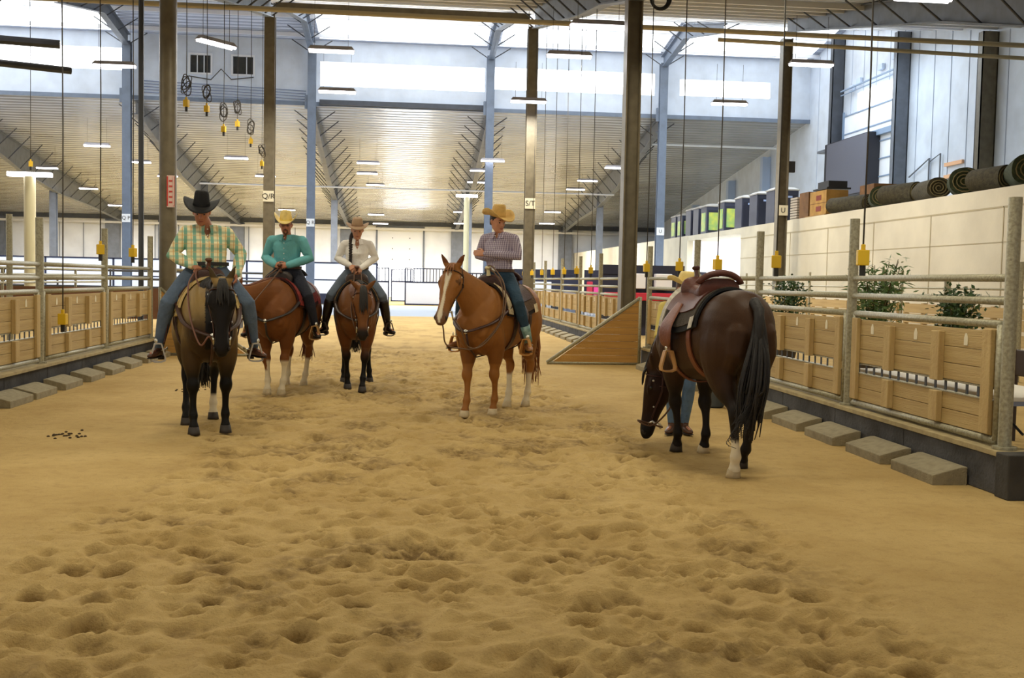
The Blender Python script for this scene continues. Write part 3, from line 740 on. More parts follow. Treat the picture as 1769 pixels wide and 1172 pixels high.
# crates and cartons
M_CARD = mat('cardboard', S(178, 136, 66), .8, 0, (3, .5)); M_CARD2 = mat('cardboard_dark', S(132, 92, 50), .8, 0, (3, .5))
def carton(name, x, y, z, sx, sy, sz, m, lab, cat='box', band=None, grp='cartons on the deck'):
    r = empty(name, (x, y, z), 0, lab, cat, grp)
    MB().bx(-sx/2, sx/2, -sy/2, sy/2, 0, sz).build('carton', m, r, bevel=.01)
    if band:
        for zz in (.25, .7): MB().bx(-sx/2-.01, -sx/2, -sy*.2, sy*.1, sz*zz-.08, sz*zz+.1).build('print', band, r)
    MB().bx(-sx/2-.006, sx/2+.006, -sy/2-.006, sy/2+.006, sz*.48, sz*.5).build('seam', M_CARD2, r)
    return r
r = empty('stacked_slats', (15.0, 39.1, 4.06), 0, 'stack of grey slats beside the brown cartons on the deck', 'stack')
for k in range(9): MB().bx(-.35, .35, -.35, .35, k*.1, k*.1+.075).build('slat', mat('slat_grey', S(170, 158, 140), .7), r)
carton('cardboard_box', 15.1, 38.2, 4.06, .8, .9, 1.0, M_CARD2, 'dark brown carton between the slat stack and the pallet of boxes')
carton('cardboard_box', 15.0, 36.6, 4.12, .8, 1.5, .86, M_CARD, 'tan carton with dark red print stacked on the pallet', band=mat('print_red', S(120, 50, 34), .7))
tag(MB().bx(14.5, 15.6, 35.7, 37.5, 4.055, 4.12).build('pallet', mat('pallet_wood', S(150, 116, 66), .8)), 'thin pallet under the tan carton on the deck', 'pallet')
carton('cardboard_box', 15.9, 34.6, 4.06, .8, 1.1, 1.0, M_CARD2, 'brown carton behind the rolled mats')
tag(MB().bx(15.0, 15.9, 36.8, 38.1, 5.1, 5.16).bx(15.1, 15.8, 36.9, 37.9, 5.16, 5.4).build('black_case', M_BLK), 'black case lying on top of the cartons', 'case')
M_ROLL = mat('carpet_roll', S(72, 66, 44), .9, 0, (12, .7), (30, .8)); M_ROLLG = mat('carpet_green', S(52, 62, 34), .9, 0, (12, .7), (30, .8))
def roll(y, x, rad, L, az, m, lab, dz=0):
    r = empty('carpet_roll', (x, y, 4.06), az, lab, 'carpet roll', 'rolled carpets on the deck')
    b = MB(); n = 26; rs = []
    for t in np.linspace(-L/2, L/2, 7):
        rs.append([V((t, rad*(1+.05*math.sin(3*a+t*3))*math.cos(a), rad+dz+rad*.92*(1+.05*math.sin(2*a+t*2))*math.sin(a))) for a in np.linspace(0, 2*PI, n, endpoint=False)])
    b.rings(rs); b.build('rolled_carpet', m, r, 2)
    for s in (-1, 1):
        q = MB(); sp = []
        for k in range(46):
            a = k*.45; rr = rad*(.12+.80*k/46); sp.append((s*(L/2+.012), rr*math.cos(a), rad+dz+rr*.92*math.sin(a)))
        q.tube(sp, .016, 5); q.build('spiral_end', mat('carpet_backing', S(110, 98, 62), .9), r)
    return r
for i, (y, x, rad, L, az, m) in enumerate(((34.4, 14.85, .30, 1.7, 1.9, M_ROLL), (32.2, 14.9, .36, 1.3, 4.3, M_ROLLG), (30.6, 14.8, .34, 1.3, 1.9, M_ROLL), (29.0, 14.9, .33, 1.6, 4.5, M_ROLL), (27.3, 14.95, .40, 1.0, 4.25, M_ROLLG), (25.85, 14.9, .34, 1.1, 1.8, M_ROLL), (24.5, 15.0, .42, 1.2, 4.3, M_ROLLG), (22.6, 15.0, .42, 1.7, 1.65, M_ROLL))):
    roll(y, x, rad, L, az, m, 'dark olive rolled carpet on the deck edge, %s from the cartons' % ordinal(i))
r = empty('loose_boards', (15.5, 72, 3.985), 0, 'loose boards stacked on the far deck above the white block wall', 'boards')
for k in range(5): MB().box((.1*k, k*1.6, .10+.07*(k % 3)), (.5, 4.5-.4*k, .07), Matrix.Rotation(.12*k-.2, 3, 'Z')).build('board', M_CARD if k % 2 else M_BLK, r)
# screen and overhead door on the right wall
r = empty('wall_screen', (21.0, 48.6, 6.0), 0, 'large dark blank screen hung on the right wall below the overhead door', 'screen')
MB().bx(-.35, .25, -2.5, 2.5, -.1, 2.62).build('casing', mat('screen_black', S(38, 38, 46), .5), r)
MB().bx(-.37, -.352, -2.45, 2.2, -.05, 2.58).build('display_panel', mat('screen_grey', S(92, 94, 106), .5, 0, (30, .2)), r)
MB().bx(-.35, .2, 2.5, 3.5, 2.3, 2.42).build('bracket', M_GREY, r)
dr = struct('door_2', MB().bx(XR-.1, XR-.02, 44.4, 50.1, 4.1, 9.9), mat('sectional_door', S(226, 230, 236), .5, 0, (1, .15)))
b = MB()
for z in (4.9, 5.7, 6.6, 7.4, 8.2, 9.0, 9.88): b.bx(XR-.13, XR-.1, 44.4, 50.1, z-.03, z+.03)
b.bx(XR-.16, XR-.1, 44.25, 44.4, 4.1, 10.1); b.bx(XR-.16, XR-.1, 50.1, 50.25, 4.1, 10.1); b.bx(XR-.3, XR-.1, 44.4, 50, 8.45, 8.7)
b.tube([(XR-.3, 44.4, 11.1), (XR-.3, 50.2, 11.1)], .05, 6); b.tube([(XR-.3, 44.4, 10.9), (XR-.3, 50.2, 10.9)], .03, 6)
b.build('door_track', mat('track_blue', S(132, 152, 178), .5, .2), dr)
tag(MB().bx(XR-.06, XR-.03, 44.6, 48.8, 9.98, 10.8).build('window_32', M_WIN), kind='structure')
for i, (y, z) in enumerate(((49.4, 11.15), (48.6, 11.35), (46.3, 11.55), (44.9, 11.75))):
    tag(MB().bx(XR-.16, XR-.02, y-.22, y+.22, z-.13, z+.13).build('junction_box', mat('box_pale_blue', S(196, 212, 234), .5), bevel=.01), 'small pale junction box above the overhead door, %s from the left' % ordinal(i), 'junction box')
for i, z in enumerate((6.5, 6.02)):
    tag(MB().bx(XR-.12, XR-.02, 38.9, 40.25, z-.07, z+.07).build('wooden_cleat', mat('orange_wood', S(226, 176, 134), .6)), '%s of the two short wooden cleats on the right wall' % ('upper', 'lower')[i], 'cleat')
tag(MB().tube([(XR-.1, 38.0, 4.1), (XR-.1, 38.0, 10.2)], .06, 8).build('wall_conduit', M_GREY, None, 2), 'vertical grey conduit on the right wall beside the brown wall column', 'conduit')
tag(MB().tube([(XR-.1, 43.2, 6.3), (XR-.1, 41.5, 6.9), (XR-.1, 41.5, 4.1)], .035, 6).tube([(XR-.1, 41.5, 6.75), (XR-.1, 40.6, 7.0), (XR-.1, 40.6, 4.2)], .03, 6).build('wall_pipework', M_GREY, None, 2), 'thin bent pipes on the right wall below the wall column', 'pipes')
tag(MB().bx(13.75, 14.0, 37.35, 37.5, 5.7, 6.1).build('loudspeaker', M_BLK, None), 'small black loudspeaker on the right side of the U column', 'speaker')

# ------------------------------------------------------------ far hall: barriers, stalls, booths
r = empty('panel_barrier', (-24, 62, 0), 0, 'long white panel barrier with navy frames across the far hall', 'barrier')
x0, x1 = -24.0, -1.7; n = 6
for k in range(n):
    a = (x1-x0)*k/n; c = (x1-x0)*(k+1)/n
    MB().bx(a+.05, c-.05, -.01, .01, .62, 1.38).bx(a+.05, c-.05, -.01, .01, 1.44, 2.36).build('white_panel', M_PANEL, r)
b = MB()
for k in range(n+1):
    a = (x1-x0)*k/n; b.bx(a-.05, a+.05, -.04, .04, 0, 2.42)
b.bx(0, x1-x0, -.04, .04, 2.36, 2.44); b.bx(0, x1-x0, -.03, .03, 1.38, 1.44); b.bx(0, x1-x0, -.03, .03, .0, .62)
b.build('frame', M_NAVY, r)
def stall(x0, x1, y, dep, lab, h=2.22):
    r = empty('horse_stall', (x0, y, 0), 0, lab, 'stall', 'portable stalls at the far end'); w = x1-x0
    MB().bx(.04, w-.04, -.02, .02, .06, 1.33).build('front_panel', M_PANEL, r)
    MB().bx(-.02, .02, .04, dep, .06, 1.33).build('side_panel', M_PANEL, r)
    b = MB()
    for x in (0, w): b.bx(x-.04, x+.04, -.04, .04, 0, h)
    b.bx(0, w, -.04, .04, 0, .08); b.bx(0, w, -.04, .04, 1.33, 1.42); b.bx(0, w, -.04, .04, h-.06, h)
    b.bx(-.04, .04, 0, dep, 1.33, 1.42); b.bx(-.04, .04, 0, dep, h-.06, h)
    k = .14
    while k < w: b.bx(k-.025, k+.025, -.02, .02, 1.42, h-.05); k += .19
    k = .2
    while k < dep: b.bx(-.02, .02, k-.02, k+.02, 1.42, h-.05); k += .2
    b.build('frame_and_bars', M_NAVY, r)
    return r
stall(-3.3, -1.05, 64, 3, 'white and navy stall left of the open far door behind the rider in white')
stall(-1.0+.0, .45, 73, 3, 'white and navy stall farthest back beside the open far door')
stall(-.05, 2.3, 63.5, 3.2, 'white and navy stall directly behind the sorrel horse head')
stall(2.35, 4.3, 49, 2.6, 'white stall with navy base right of the sorrel horse neck', 1.9)
area(0, 84, 2.2, 3.6, 2.2, 500, (.92, .96, 1), (-PI/2, 0, 0))
def booth(x0, x1, y, lab, cols, h=2.15):
    r = empty('vendor_booth', (x0, y, 0), 0, lab, 'booth', 'vendor booths beyond the far right fence'); w = x1-x0
    MB().bx(0, w, .0, .08, .0, h).build('back_curtain', M_BANNER, r)
    b = MB(); b.bx(0, w, -.02, 0, h-.28, h)
    b.build('header', mat('header_black', S(30, 32, 50), .6), r)
    for k, (a, c, z0, z1, m) in enumerate(cols):
        MB().bx(a, c, -.35, -.08, z0, z1).build('goods', m, r, bevel=.02)
    return r
PK = mat('pink_goods', S(236, 70, 150), .6); WH = mat('white_goods', S(240, 240, 246), .6); CR = mat('red_cloth', S(196, 46, 66), .7); GB = mat('grey_goods', S(140, 150, 176), .6); TQ = mat('turquoise_goods', S(130, 206, 214), .6)
booth(5.2, 8.4, 51, 'navy booth with a white cabinet behind the S/T column', [(1.0, 1.8, 0, 1.55, WH), (2.2, 3.0, 0, 1.1, GB)])
booth(8.5, 11.2, 50, 'navy booth with pink goods on a white counter', [(0, 2.4, .0, .95, WH), (.4, 1.2, .96, 1.45, PK), (1.4, 1.7, .96, 1.5, GB), (.1, .35, .96, 1.6, CR)])
booth(11.3, 13.9, 48, 'navy booth with turquoise and grey goods', [(.2, 1.3, .0, .8, WH), (.5, 1.2, .81, 1.0, TQ), (1.5, 2.4, .2, 1.6, GB)])
booth(5.75, 8.3, 31, 'navy booth with red cloth and white printed boards behind the thick right column', [(.1, 2.4, 1.05, 1.28, CR), (.9, 1.3, 1.4, 1.85, WH), (1.6, 2.1, 1.4, 1.85, WH)], 2.1)
# rubbish bin beyond H5
r = empty('grey_bin', (3.92, 13.0, 0), 0, 'dark grey bin standing on the sand behind the grazing horse', 'bin')
MB().lathe((0, 0, 0), [(.10, 0), (.12, .02), (.15, .42), (.17, .43), (.17, .46)], 18).build('body', mat('bin_grey', S(64, 72, 78), .5), r, 2)
MB().lathe((0, 0, .46), [(.175, 0), (.17, .03), (.08, .05)], 18).build('lid', mat('bin_grey', S(64, 72, 78), .5), r, 2)
# plants
def plant(x, y, h, w, kind, lab, seed):
    rng = random.Random(seed)
    r = empty('potted_tree', (x, y, 0), 0, lab, 'potted plant')
    MB().lathe((0, 0, 0), [(.14, 0), (.2, .3), (.21, .32), (.18, .32), (.17, .28)], 18).build('pot', mat('pot_dark', S(60, 52, 44), .6), r, 2)
    st = MB(); lf = MB(); tips = []
    ns = 14 if kind == 'bamboo' else 5
    for k in range(ns):
        a = rng.uniform(0, 6.28); sp = rng.uniform(.2, 1)*w*.42; hh = h*rng.uniform(.72, .97)
        p = [V((0.05*math.cos(a), .05*math.sin(a), .28)), V((sp*.35*math.cos(a), sp*.35*math.sin(a), hh*.55)), V((sp*math.cos(a), sp*math.sin(a), hh))]
        p = catmull(p, 5); st.tube(p, [.012*(1-.6*i/len(p)) for i in range(len(p))], 5); tips.append(p)
    N = 1900 if kind == 'bamboo' else 1700
    for k in range(N):
        p = rng.choice(tips); t = rng.uniform(.25, 1)**.8; q = p[min(len(p)-1, int(t*(len(p)-1)))]
        if kind == 'bamboo':
            q = q+V((rng.gauss(0, .09), rng.gauss(0, .09), rng.gauss(0, .07))); L, wd_ = rng.uniform(.11, .18), .015
            d = V((rng.gauss(0, 1), rng.gauss(0, 1), rng.gauss(-.1, .7))).normalized()
        else:
            q = V((rng.gauss(0, w*.19), rng.gauss(0, w*.19), h*(.36+.5*rng.random())+rng.gauss(0, .05))) if rng.random() < .8 else q+V((rng.gauss(0, .07), rng.gauss(0, .07), rng.gauss(0, .05)))
            L, wd_ = rng.uniform(.06, .09), .024; d = V((rng.gauss(0, 1), rng.gauss(0, 1), rng.gauss(-.2, .7))).normalized()
        s = d.cross(V((rng.gauss(0, 1), rng.gauss(0, 1), 1))).normalized()
        lf.add([q, q+d*L*.5+s*wd_, q+d*L, q+d*L*.5-s*wd_], [(0, 1, 2, 3)])
    st.build('stems', mat('stem_brown', S(90, 80, 50), .8), r)
    lf.build('foliage', mat('leaf_bamboo', S(104, 138, 80), .5, 0, (5, .5)) if kind == 'bamboo' else mat('leaf_ficus', S(62, 94, 50), .45, 0, (5, .5)), r)
plant(7.6, 20.4, 1.9, .95, 'ficus', 'leafy dark green potted tree left of the bamboo, behind the right fence', 1)
plant(7.5, 16.3, 2.2, 1.0, 'bamboo', 'feathery bamboo plant in the middle behind the right fence', 2)
plant(7.6, 13.9, 1.80, .75, 'ficus', 'bushy dark green potted tree rightmost behind the right fence', 3)
for i, (x, y, hh) in enumerate(((8.3, 15.5, 1.7), (8.6, 18.3, 1.9), (10.4, 17.0, 2.05))):
    tag(MB().tube([(x, y, 0), (x, y, hh)], .05, 10).build('steel_post', M_GALV, None, 2), 'free standing steel post behind the right fence, %s' % ('beside the bamboo', 'left of the bamboo', 'behind the rightmost tree')[i], 'post')
# folding table, chairs and gate at the right edge
r = empty('folding_table', (5.16, 9.35, 0), 0, 'long white folding table behind the near right fence', 'table')
MB().bx(-.38, .38, -1.4, 1.4, .665, .70).build('tabletop', mat('table_white', S(240, 236, 226), .5), r, bevel=.01)
MB().bx(-.36, .36, -1.36, 1.36, .625, .665).build('apron', mat('table_edge', S(150, 160, 190), .6), r)
for y in (-1.05, 1.05):
    MB().tube([(-.3, y, .62), (-.3, y, .02), (.3, y, .02), (.3, y, .62)], .018, 8).build('leg', M_DARK, r, True)
    MB().tube([(0, y, .35), (0, y*.45, .62)], .012, 6).build('leg_brace', M_DARK, r)
def chair(x, y, rz, lab):
    r = empty('wooden_chair', (x, y, 0), rz, lab, 'chair', 'dark chairs at the white table'); m = mat('chair_wood', S(58, 40, 28), .5)
    MB().bx(-.2, .2, -.2, .2, .43, .47).build('seat', m, r, bevel=.01)
    for a in (-1, 1):
        for c in (-1, 1): MB().bx(a*.18-.018, a*.18+.018, c*.18-.018, c*.18+.018, 0, .43 if c < 0 else .95).build('leg', m, r)
    MB().bx(-.18, .18, .165, .195, .68, .95).build('backrest', m, r, bevel=.01)
chair(6.05, 9.0, -PI/2, 'dark wooden chair at the right edge beside the white table, nearer'); chair(6.1, 10.1, -PI/2, 'dark wooden chair beside the white table, farther')
r = empty('pipe_gate', (4.95, 7.7, 0), 0, 'galvanized gate with diagonal brace at the far right edge', 'gate')
b = MB(); b.tube([(0, 0, 1.18), (1.6, .5, 1.18)], .025, 8); b.tube([(0, 0, 1.02), (1.6, .5, 1.62)], .02, 8); b.tube([(0, 0, .3), (1.6, .5, .3)], .025, 8); b.tube([(0.0, 0, .28), (0, 0, 1.3)], .03, 8); b.tube([(1.6, .5, 0), (1.6, .5, 1.6)], .03, 8)
b.build('frame', M_GALV, r, True)
MB().box((.85, .30, .98), (1.5, .03, .25), Matrix.Rotation(.3, 3, 'Z')).build('board', mat('gate_board', S(84, 56, 36), .7), r)
# droppings on the sand
def dropp(x, y, n, lab, s):
    b = MB(); rng = random.Random(s)
    for k in range(n):
        c = V((x+rng.gauss(0, .11), y+rng.gauss(0, .13), .004)); b.lathe(c, [(.004, -.008), (.016, 0), (.013, .006), (.003, .010)], 7)
    tag(b.build('straw_debris', mat('debris_brown', S(70, 54, 34), .9), None, True), lab, 'debris', kind='stuff')
dropp(-3.2, 10.35, 22, 'dark clump of debris on the smooth sand at the left', 4)
dropp(-2.9, 14.5, 14, 'small dark specks of debris left of the dun horse', 5)
# ------------------------------------------------------------ horses
TORSO = [(-.80, 1.19, .13, .10), (-.74, 1.18, .24, .19), (-.62, 1.175, .325, .275), (-.46, 1.16, .355, .305), (-.28, 1.125, .355, .30), (-.08, 1.085, .355, .295), (.12, 1.07, .365, .30),
         (.30, 1.08, .385, .285), (.44, 1.095, .405, .262), (.56, 1.07, .36, .25), (.68, 1.04, .28, .22), (.76, 1.03, .18, .15)]
def tors(x):
    x = max(TORSO[0][0], min(TORSO[-1][0], x))
    for k, (a, b) in enumerate(zip(TORSO, TORSO[1:])):
        if x <= b[0]:
            p = TORSO[max(k-1, 0)]; q = TORSO[min(k+2, len(TORSO)-1)]; h = b[0]-a[0]; f = (x-a[0])/h; o = []
            for i in (1, 2, 3):
                m0 = (b[i]-p[i])/(b[0]-p[0])*h; m1 = (q[i]-a[i])/(q[0]-a[0])*h
                o.append((2*f**3-3*f*f+1)*a[i]+(f**3-2*f*f+f)*m0+(-2*f**3+3*f*f)*b[i]+(f**3-f*f)*m1)
            return o
def bsurf(x, phi, off):
    zc, hh, hw = tors(x)
    return V((x, (hw+off)*math.sin(phi), zc+(hh+off)*math.cos(phi)))
def drape(x0, x1, phi, off, nx=14, na=22, front=0, th=.012, xs=None, shear=0):
    b = MB(); outer = []; inner = []
    for i in range(nx+1):
        x = x0+(x1-x0)*i/nx; o = []; q = []
        for j in range(na+1):
            p = -phi+2*phi*j/na; xx = x+shear*abs(p)
            o.append(bsurf(xx, p, off+th)); q.append(bsurf(xx, p, off))
        outer.append(o); inner.append(q)
    return b.rings([o+list(reversed(q)) for o, q in zip(outer, inner)])
def strap(b, pts, w=.022, t=.006, n=6): return b.tube(pts, w*.5, n, flat=.45)
def hair_strands(b, root, spread, pts_fn, n, r0=.010, rng=None):
    for k in range(n):
        b.tube(catmull(pts_fn(k), 4), [r0*(1-.75*i/16) for i in range(4*(len(pts_fn(0))-1)+1)], 5)
M_EYE = mat('horse_eye', (.008, .006, .005), .08, 0, spec=.8)
M_SILV = mat('silver', S(222, 220, 208), .28, .8)
def make_horse(spec):
    """spec: origin, heading, feet (world), poll, psi, pitch, coat function, labels"""
    ox, oy = spec['pos']; hd = spec['heading']
    r = empty('horse', (ox, oy, 0), hd, spec['label'], 'horse')
    ch, sh = math.cos(hd), math.sin(hd)
    loc = lambda x, y: ((x-ox)*ch+(y-oy)*sh, -(x-ox)*sh+(y-oy)*ch)
    fl = {k: loc(*p) for k, p in spec['feet'].items()}
    b = MB()
    # trunk
    rs = []
    for x, zc, hh, hw in [(TORSO[0][0]-.035, 1.2, .05, .04)]+[(x_, *tors(x_)) for x_ in np.linspace(-.80, .76, 40)]+[(.80, 1.04, .07, .06)]:
        rs.append(ring((x, 0, zc), V((0, 0, 1)), V((0, 1, 0)), hh, hw, 24, 2.12))
    b.rings(rs)
    # chest muscles
    for s in (-1, 1):
        limb(b, [(.52, s*.10, 1.15), (.70, s*.105, 1.06), (.72, s*.11, .95)], [(.12, .12), (.10, .105), (.07, .09)], n=12)
    P = V(spec['poll']); psi = math.radians(spec['psi']); pt = math.radians(spec['pitch'])
    d = V((math.cos(pt)*math.cos(psi), math.cos(pt)*math.sin(psi), -math.sin(pt)))
    nn = V((math.sin(pt)*math.cos(psi), math.sin(pt)*math.sin(psi), math.cos(pt)))
    la = V((-math.sin(psi), math.cos(psi), 0))
    # neck
    Nb = V(spec.get('neck0', (.46, 0, 1.20))); nt = V(spec.get('neckt', (.7, 0, .55))).normalized()
    E = P+d*.06-nn*.10
    ln = (E-Nb).length
    et = V(spec['neck_end']).normalized() if 'neck_end' in spec else (nn*.9+V((0, 0, .0))*1).normalized()
    pts = bez(Nb, Nb+nt*ln*.42, E-et*ln*.36, E, 9); rs = []
    RD = [.335, .315, .285, .255, .228, .205, .185, .168, .155, .145]; RW = [.185, .165, .145, .125, .11, .10, .092, .086, .082, .08]
    crest = []
    for i, p in enumerate(pts):
        t = (pts[min(i+1, 9)]-pts[max(i-1, 0)]).normalized()
        lat = V((0, 0, 1)).cross(t)
        lat = (lat.normalized() if lat.length > .15 else la); f = i/9
        lat = (lat*(1-f)+la*f).normalized()
        lat = (lat-t*lat.dot(t)).normalized(); A = t.cross(lat)   # points to crest (up)
        if A.z < 0 and i < 5 and 'graze' not in spec: A = -A
        rs.append(ring(p, A, lat, RD[i]*.93, RW[i], 20, 2.05)); crest.append((p+A*RD[i]*.93, A, lat, t))
    b.rings(rs)
    # head
    HS = [(-.055, -.035, .13, .045), (-.02, -.008, .19, .068), (.05, .004, .235, .088), (.12, .012, .262, .102), (.18, .014, .268, .104), (.25, .010, .240, .088), (.33, .004, .192, .068), (.41, .0, .158, .057),
          (.48, .0, .140, .058), (.54, .0, .130, .062), (.585, -.008, .112, .056), (.615, -.022, .078, .044), (.632, -.04, .04, .03)]
    k_ = spec.get('hs', 1.10); HS = [tuple(v*k_ for v in h) for h in HS]
    rs = []
    for t, fo, dep, hw in HS:
        rg = []
        for q in range(22):
            a = 2*PI*q/22; ca, sa = math.cos(a), math.sin(a)
            wq = hw*(1.0-.18*max(0, -ca))*(1.06 if .05 < t < .3 and ca > 0 else 1)
            rg.append(P+d*t+nn*(fo-dep/2+dep/2*se(ca, 2.5))+la*wq*se(sa, 2.3))
        rs.append(rg)
    b.rings(rs)
    HP = lambda t, n_, l_: P+d*t*k_+nn*n_*k_+la*l_*k_
    for s in (-1, 1):
        limb(b, [HP(.10, -.05, s*.088), HP(.165, -.045, s*.097), HP(.22, -.045, s*.088)], [.022, .028, .018], n=8)          # brow and eye socket
        limb(b, [HP(.24, -.06, s*.078), HP(.36, -.045, s*.060)], [.014, .010], n=8)                                        # facial crest
        limb(b, [HP(.53, -.035, s*.045), HP(.575, -.05, s*.046)], [.024, .022], n=8)                                       # nostril rim
        # ears
        e0 = HP(-.005, -.045, s*.052); up = (-d*.86+nn*spec.get('earf', .25)+la*s*spec.get('earo', .38)).normalized(); fwd = (nn*.8+la*s*.45).normalized(); fwd = (fwd-up*fwd.dot(up)).normalized(); sd = up.cross(fwd)
        rs = []
        for q, w_, th in ((-.02, .030, .024), (.02, .034, .024), (.06, .037, .019), (.10, .031, .015), (.14, .018, .011), (.168, .006, .006)):
            rs.append(ring(e0+up*q+sd*0+fwd*.0, sd, fwd, w_, th, 12))
        b.rings(rs)
    # legs
    hoofs = []
    for s, key in ((1, 'fl'), (-1, 'fr')):
        fx, fy = fl[key]; dx, dy = fx-.505, fy-s*.165
        prof = [(.50, .125, 1.14, .16, .11), (.475, .155, .98, .15, .112), (.455, .168, .86, .130, .106), (.450, .168, .74, .116, .102), (.456, .166, .62, .085, .076), (.466, .165, .545, .058, .056), (.476, .165, .49, .064, .064), (.474, .165, .445, .058, .060),
                (.462, .165, .395, .042, .041), (.458, .165, .33, .037, .034), (.458, .165, .26, .036, .033), (.460, .165, .215, .043, .040), (.465, .165, .18, .052, .047), (.480, .165, .135, .038, .037), (.494, .165, .10, .041, .042), (.500, .165, .07, .052, .052)]
        pts = [(x+dx*(1-min(1, z/.98))**.9, s*y+dy*(1-min(1, z/.98))**.9, z) for x, y, z, _, _ in prof]
        limb(b, pts, [(q[3], q[4]) for q in prof], n=14, round_=True); hoofs.append((pts[-1], key))
    for s, key in ((1, 'hl'), (-1, 'hr')):
        fx, fy = fl[key]; dx, dy = fx+.575, fy-s*.155
        prof = [(-.50, .14, 1.22, .21, .15), (-.50, .16, 1.08, .235, .155), (-.48, .165, .95, .215, .148), (-.48, .165, .85, .178, .128), (-.51, .163, .76, .145, .110), (-.56, .160, .67, .105, .086), (-.620, .158, .59, .062, .050), (-.652, .155, .53, .068, .052),
                (-.648, .155, .475, .060, .050), (-.632, .155, .42, .045, .038), (-.625, .155, .34, .039, .034), (-.622, .155, .25, .038, .034), (-.618, .155, .20, .046, .041), (-.612, .155, .17, .053, .048), (-.596, .155, .13, .040, .038), (-.584, .155, .10, .042, .043), (-.578, .155, .07, .053, .053)]
        pts = [(x+dx*(1-min(1, z/1.05))**.9, s*y+dy*(1-min(1, z/1.05))**.9, z) for x, y, z, _, _ in prof]
        limb(b, pts, [(q[3], q[4]) for q in prof], n=14); hoofs.append((pts[-1], key))
        limb(b, [(-.70, s*.11, 1.18), (-.70, s*.13, 1.0), (-.62, s*.15, .84)], [(.12, .11), (.11, .10), (.07, .07)], n=12)
    me = remesh(b, .0125, 3, .5)
    vs = np.empty(len(me.vertices)*3); me.vertices.foreach_get('co', vs); vs = vs.reshape(-1, 3)
    rel = vs-np.array(P)
    hc = (rel@np.array(d)/k_, rel@np.array(nn)/k_, rel@np.array(la)/k_)
    col = spec['coat'](vs, hc, fl)
    at = me.color_attributes.new('Col', 'FLOAT_COLOR', 'POINT')
    at.data.foreach_set('color', np.concatenate([col, np.ones((len(col), 1))], 1).reshape(-1).astype('f'))
    M_COAT = mat('horse_coat', (1, 1, 1), .48, 0, (7, .18), (120, .12, (1, 1, .4)), attr=True, spec=.16)
    b.build('body', M_COAT, r, True, me=me)
    for p, key in hoofs:
        hb = MB(); x, y, z = p; z = .075
        hb.rings([ring((x+q, y, zz), V((1, 0, 0)), V((0, 1, 0)), ra, rb, 16) for q, zz, ra, rb in ((-.0, .078, .044, .044), (.006, .07, .050, .050), (.016, .03, .058, .056), (.022, 0, .064, .060))])
        hb.build('hoof', mat('hoof_'+str(spec.get('hoof', {}).get(key, 'dark')), S(204, 186, 150) if key in spec.get('hoof', {}) else S(52, 44, 38), .6, 0, (20, .3)), r, True)
    for s in (-1, 1):
        eb = MB(); c = HP(.165, -.052, s*.104)
        eb.rings([ring(c+la*s*q*.02, d, nn, w*.030, w*.023, 10) for q, w in ((-1, .2), (-.6, .8), (0, 1), (.5, .75), (.8, .2))]); eb.build('eye', M_EYE, r, True)
        nb = MB(); c = HP(.566, -.040, s*.060); nb.rings([ring(c+la*s*q*.012, (d*.6-nn*.8).normalized(), (d*.8+nn*.6).normalized(), w*.030, w*.018, 10) for q, w in ((-1, .2), (0, 1), (1, .3))]); nb.build('nostril', mat('nostril_dark', (.02, .014, .012), .7), r, True)
    M_MANE = mat('mane_'+spec['key'], spec['mane'], .6, 0, (18, .35), (60, .4, (1, 1, .2)))
    rng = random.Random(5)
    # mane along crest, falls to side ms
    mb = MB(); ms = spec.get('ms', 1)
    for i in range(60):
        f = i/59; j = min(8, int(f*8.999)); g = f*8.999-j
        c = crest[j][0].lerp(crest[j+1][0], g); A = crest[j][1]; lat = crest[j][2]*ms
        c = c-A*.012; L = spec.get('manel', .17)*rng.uniform(.7, 1.1)
        mb.tube(catmull([c-lat*.01, c+A*.015+lat*.03, c+lat*(.06+.3*crest[j][1].z*0+.04)-V((0, 0, L*.45)), c+lat*.08-V((0, 0, L))+crest[j][3]*rng.uniform(-.03, .03)], 3), [.016, .016, .015, .014, .013, .012, .011, .009, .007, .003], 5)
    mb.build('mane', M_MANE, r, True)
    fb = MB()
    for i in range(spec.get('forelock', 16)):
        l = rng.uniform(-.04, .04); L = rng.uniform(.14, .27)*spec.get('fll', 1)
        fb.tube(catmull([HP(-.03, -.02, l*.5), HP(.03, .022, l), HP(L*.55, .032, l*1.3), HP(L, .028, l*1.3+rng.uniform(-.02, .02))], 3), [.012, .013, .012, .012, .011, .010, .009, .007, .005, .002], 5)
    if spec.get('forelock', 16): fb.build('forelock', M_MANE, r, True)
    tb = MB(); T0 = V((-.80, 0, 1.36)); tx, ty = spec.get('tail', (0, 0)); zl = spec.get('tailz', .34)
    limb(tb, [(-.76, 0, 1.42), (-.835, 0, 1.36), (-.875, ty*.2, 1.22), (-.88, ty*.4, 1.05)], [.045, .045, .04, .03], n=10)
    for i in range(spec.get('tailn', 70)):
        a = rng.uniform(0, 6.28); q = rng.uniform(.2, 1); w = spec.get('tailw', .06)*q; zz = zl+rng.uniform(0, .22 if 'tailn' not in spec else .55)*(1 if i % 3 else .5)
        ex = -.88+tx+rng.gauss(0, .03); ey = ty+rng.gauss(0, .035)
        z1 = rng.uniform(1.1, 1.36)
        tb.tube(catmull([(-.83, .3*w*math.sin(a), z1), (-.89+w*.6*math.cos(a), ty*.3+w*math.sin(a), 1.0), (-.90+tx*.5+w*math.cos(a)*1.1, ty*.7+w*1.35*math.sin(a), .72), (ex+w*.6*math.cos(a), ey+w*math.sin(a), zz)], 4),
                [.017*(1-.8*(k/12)**2) for k in range(13)], 5)
    for pth in spec.get('wisps', []): tb.tube(catmull(pth, 4), .0022, 4)
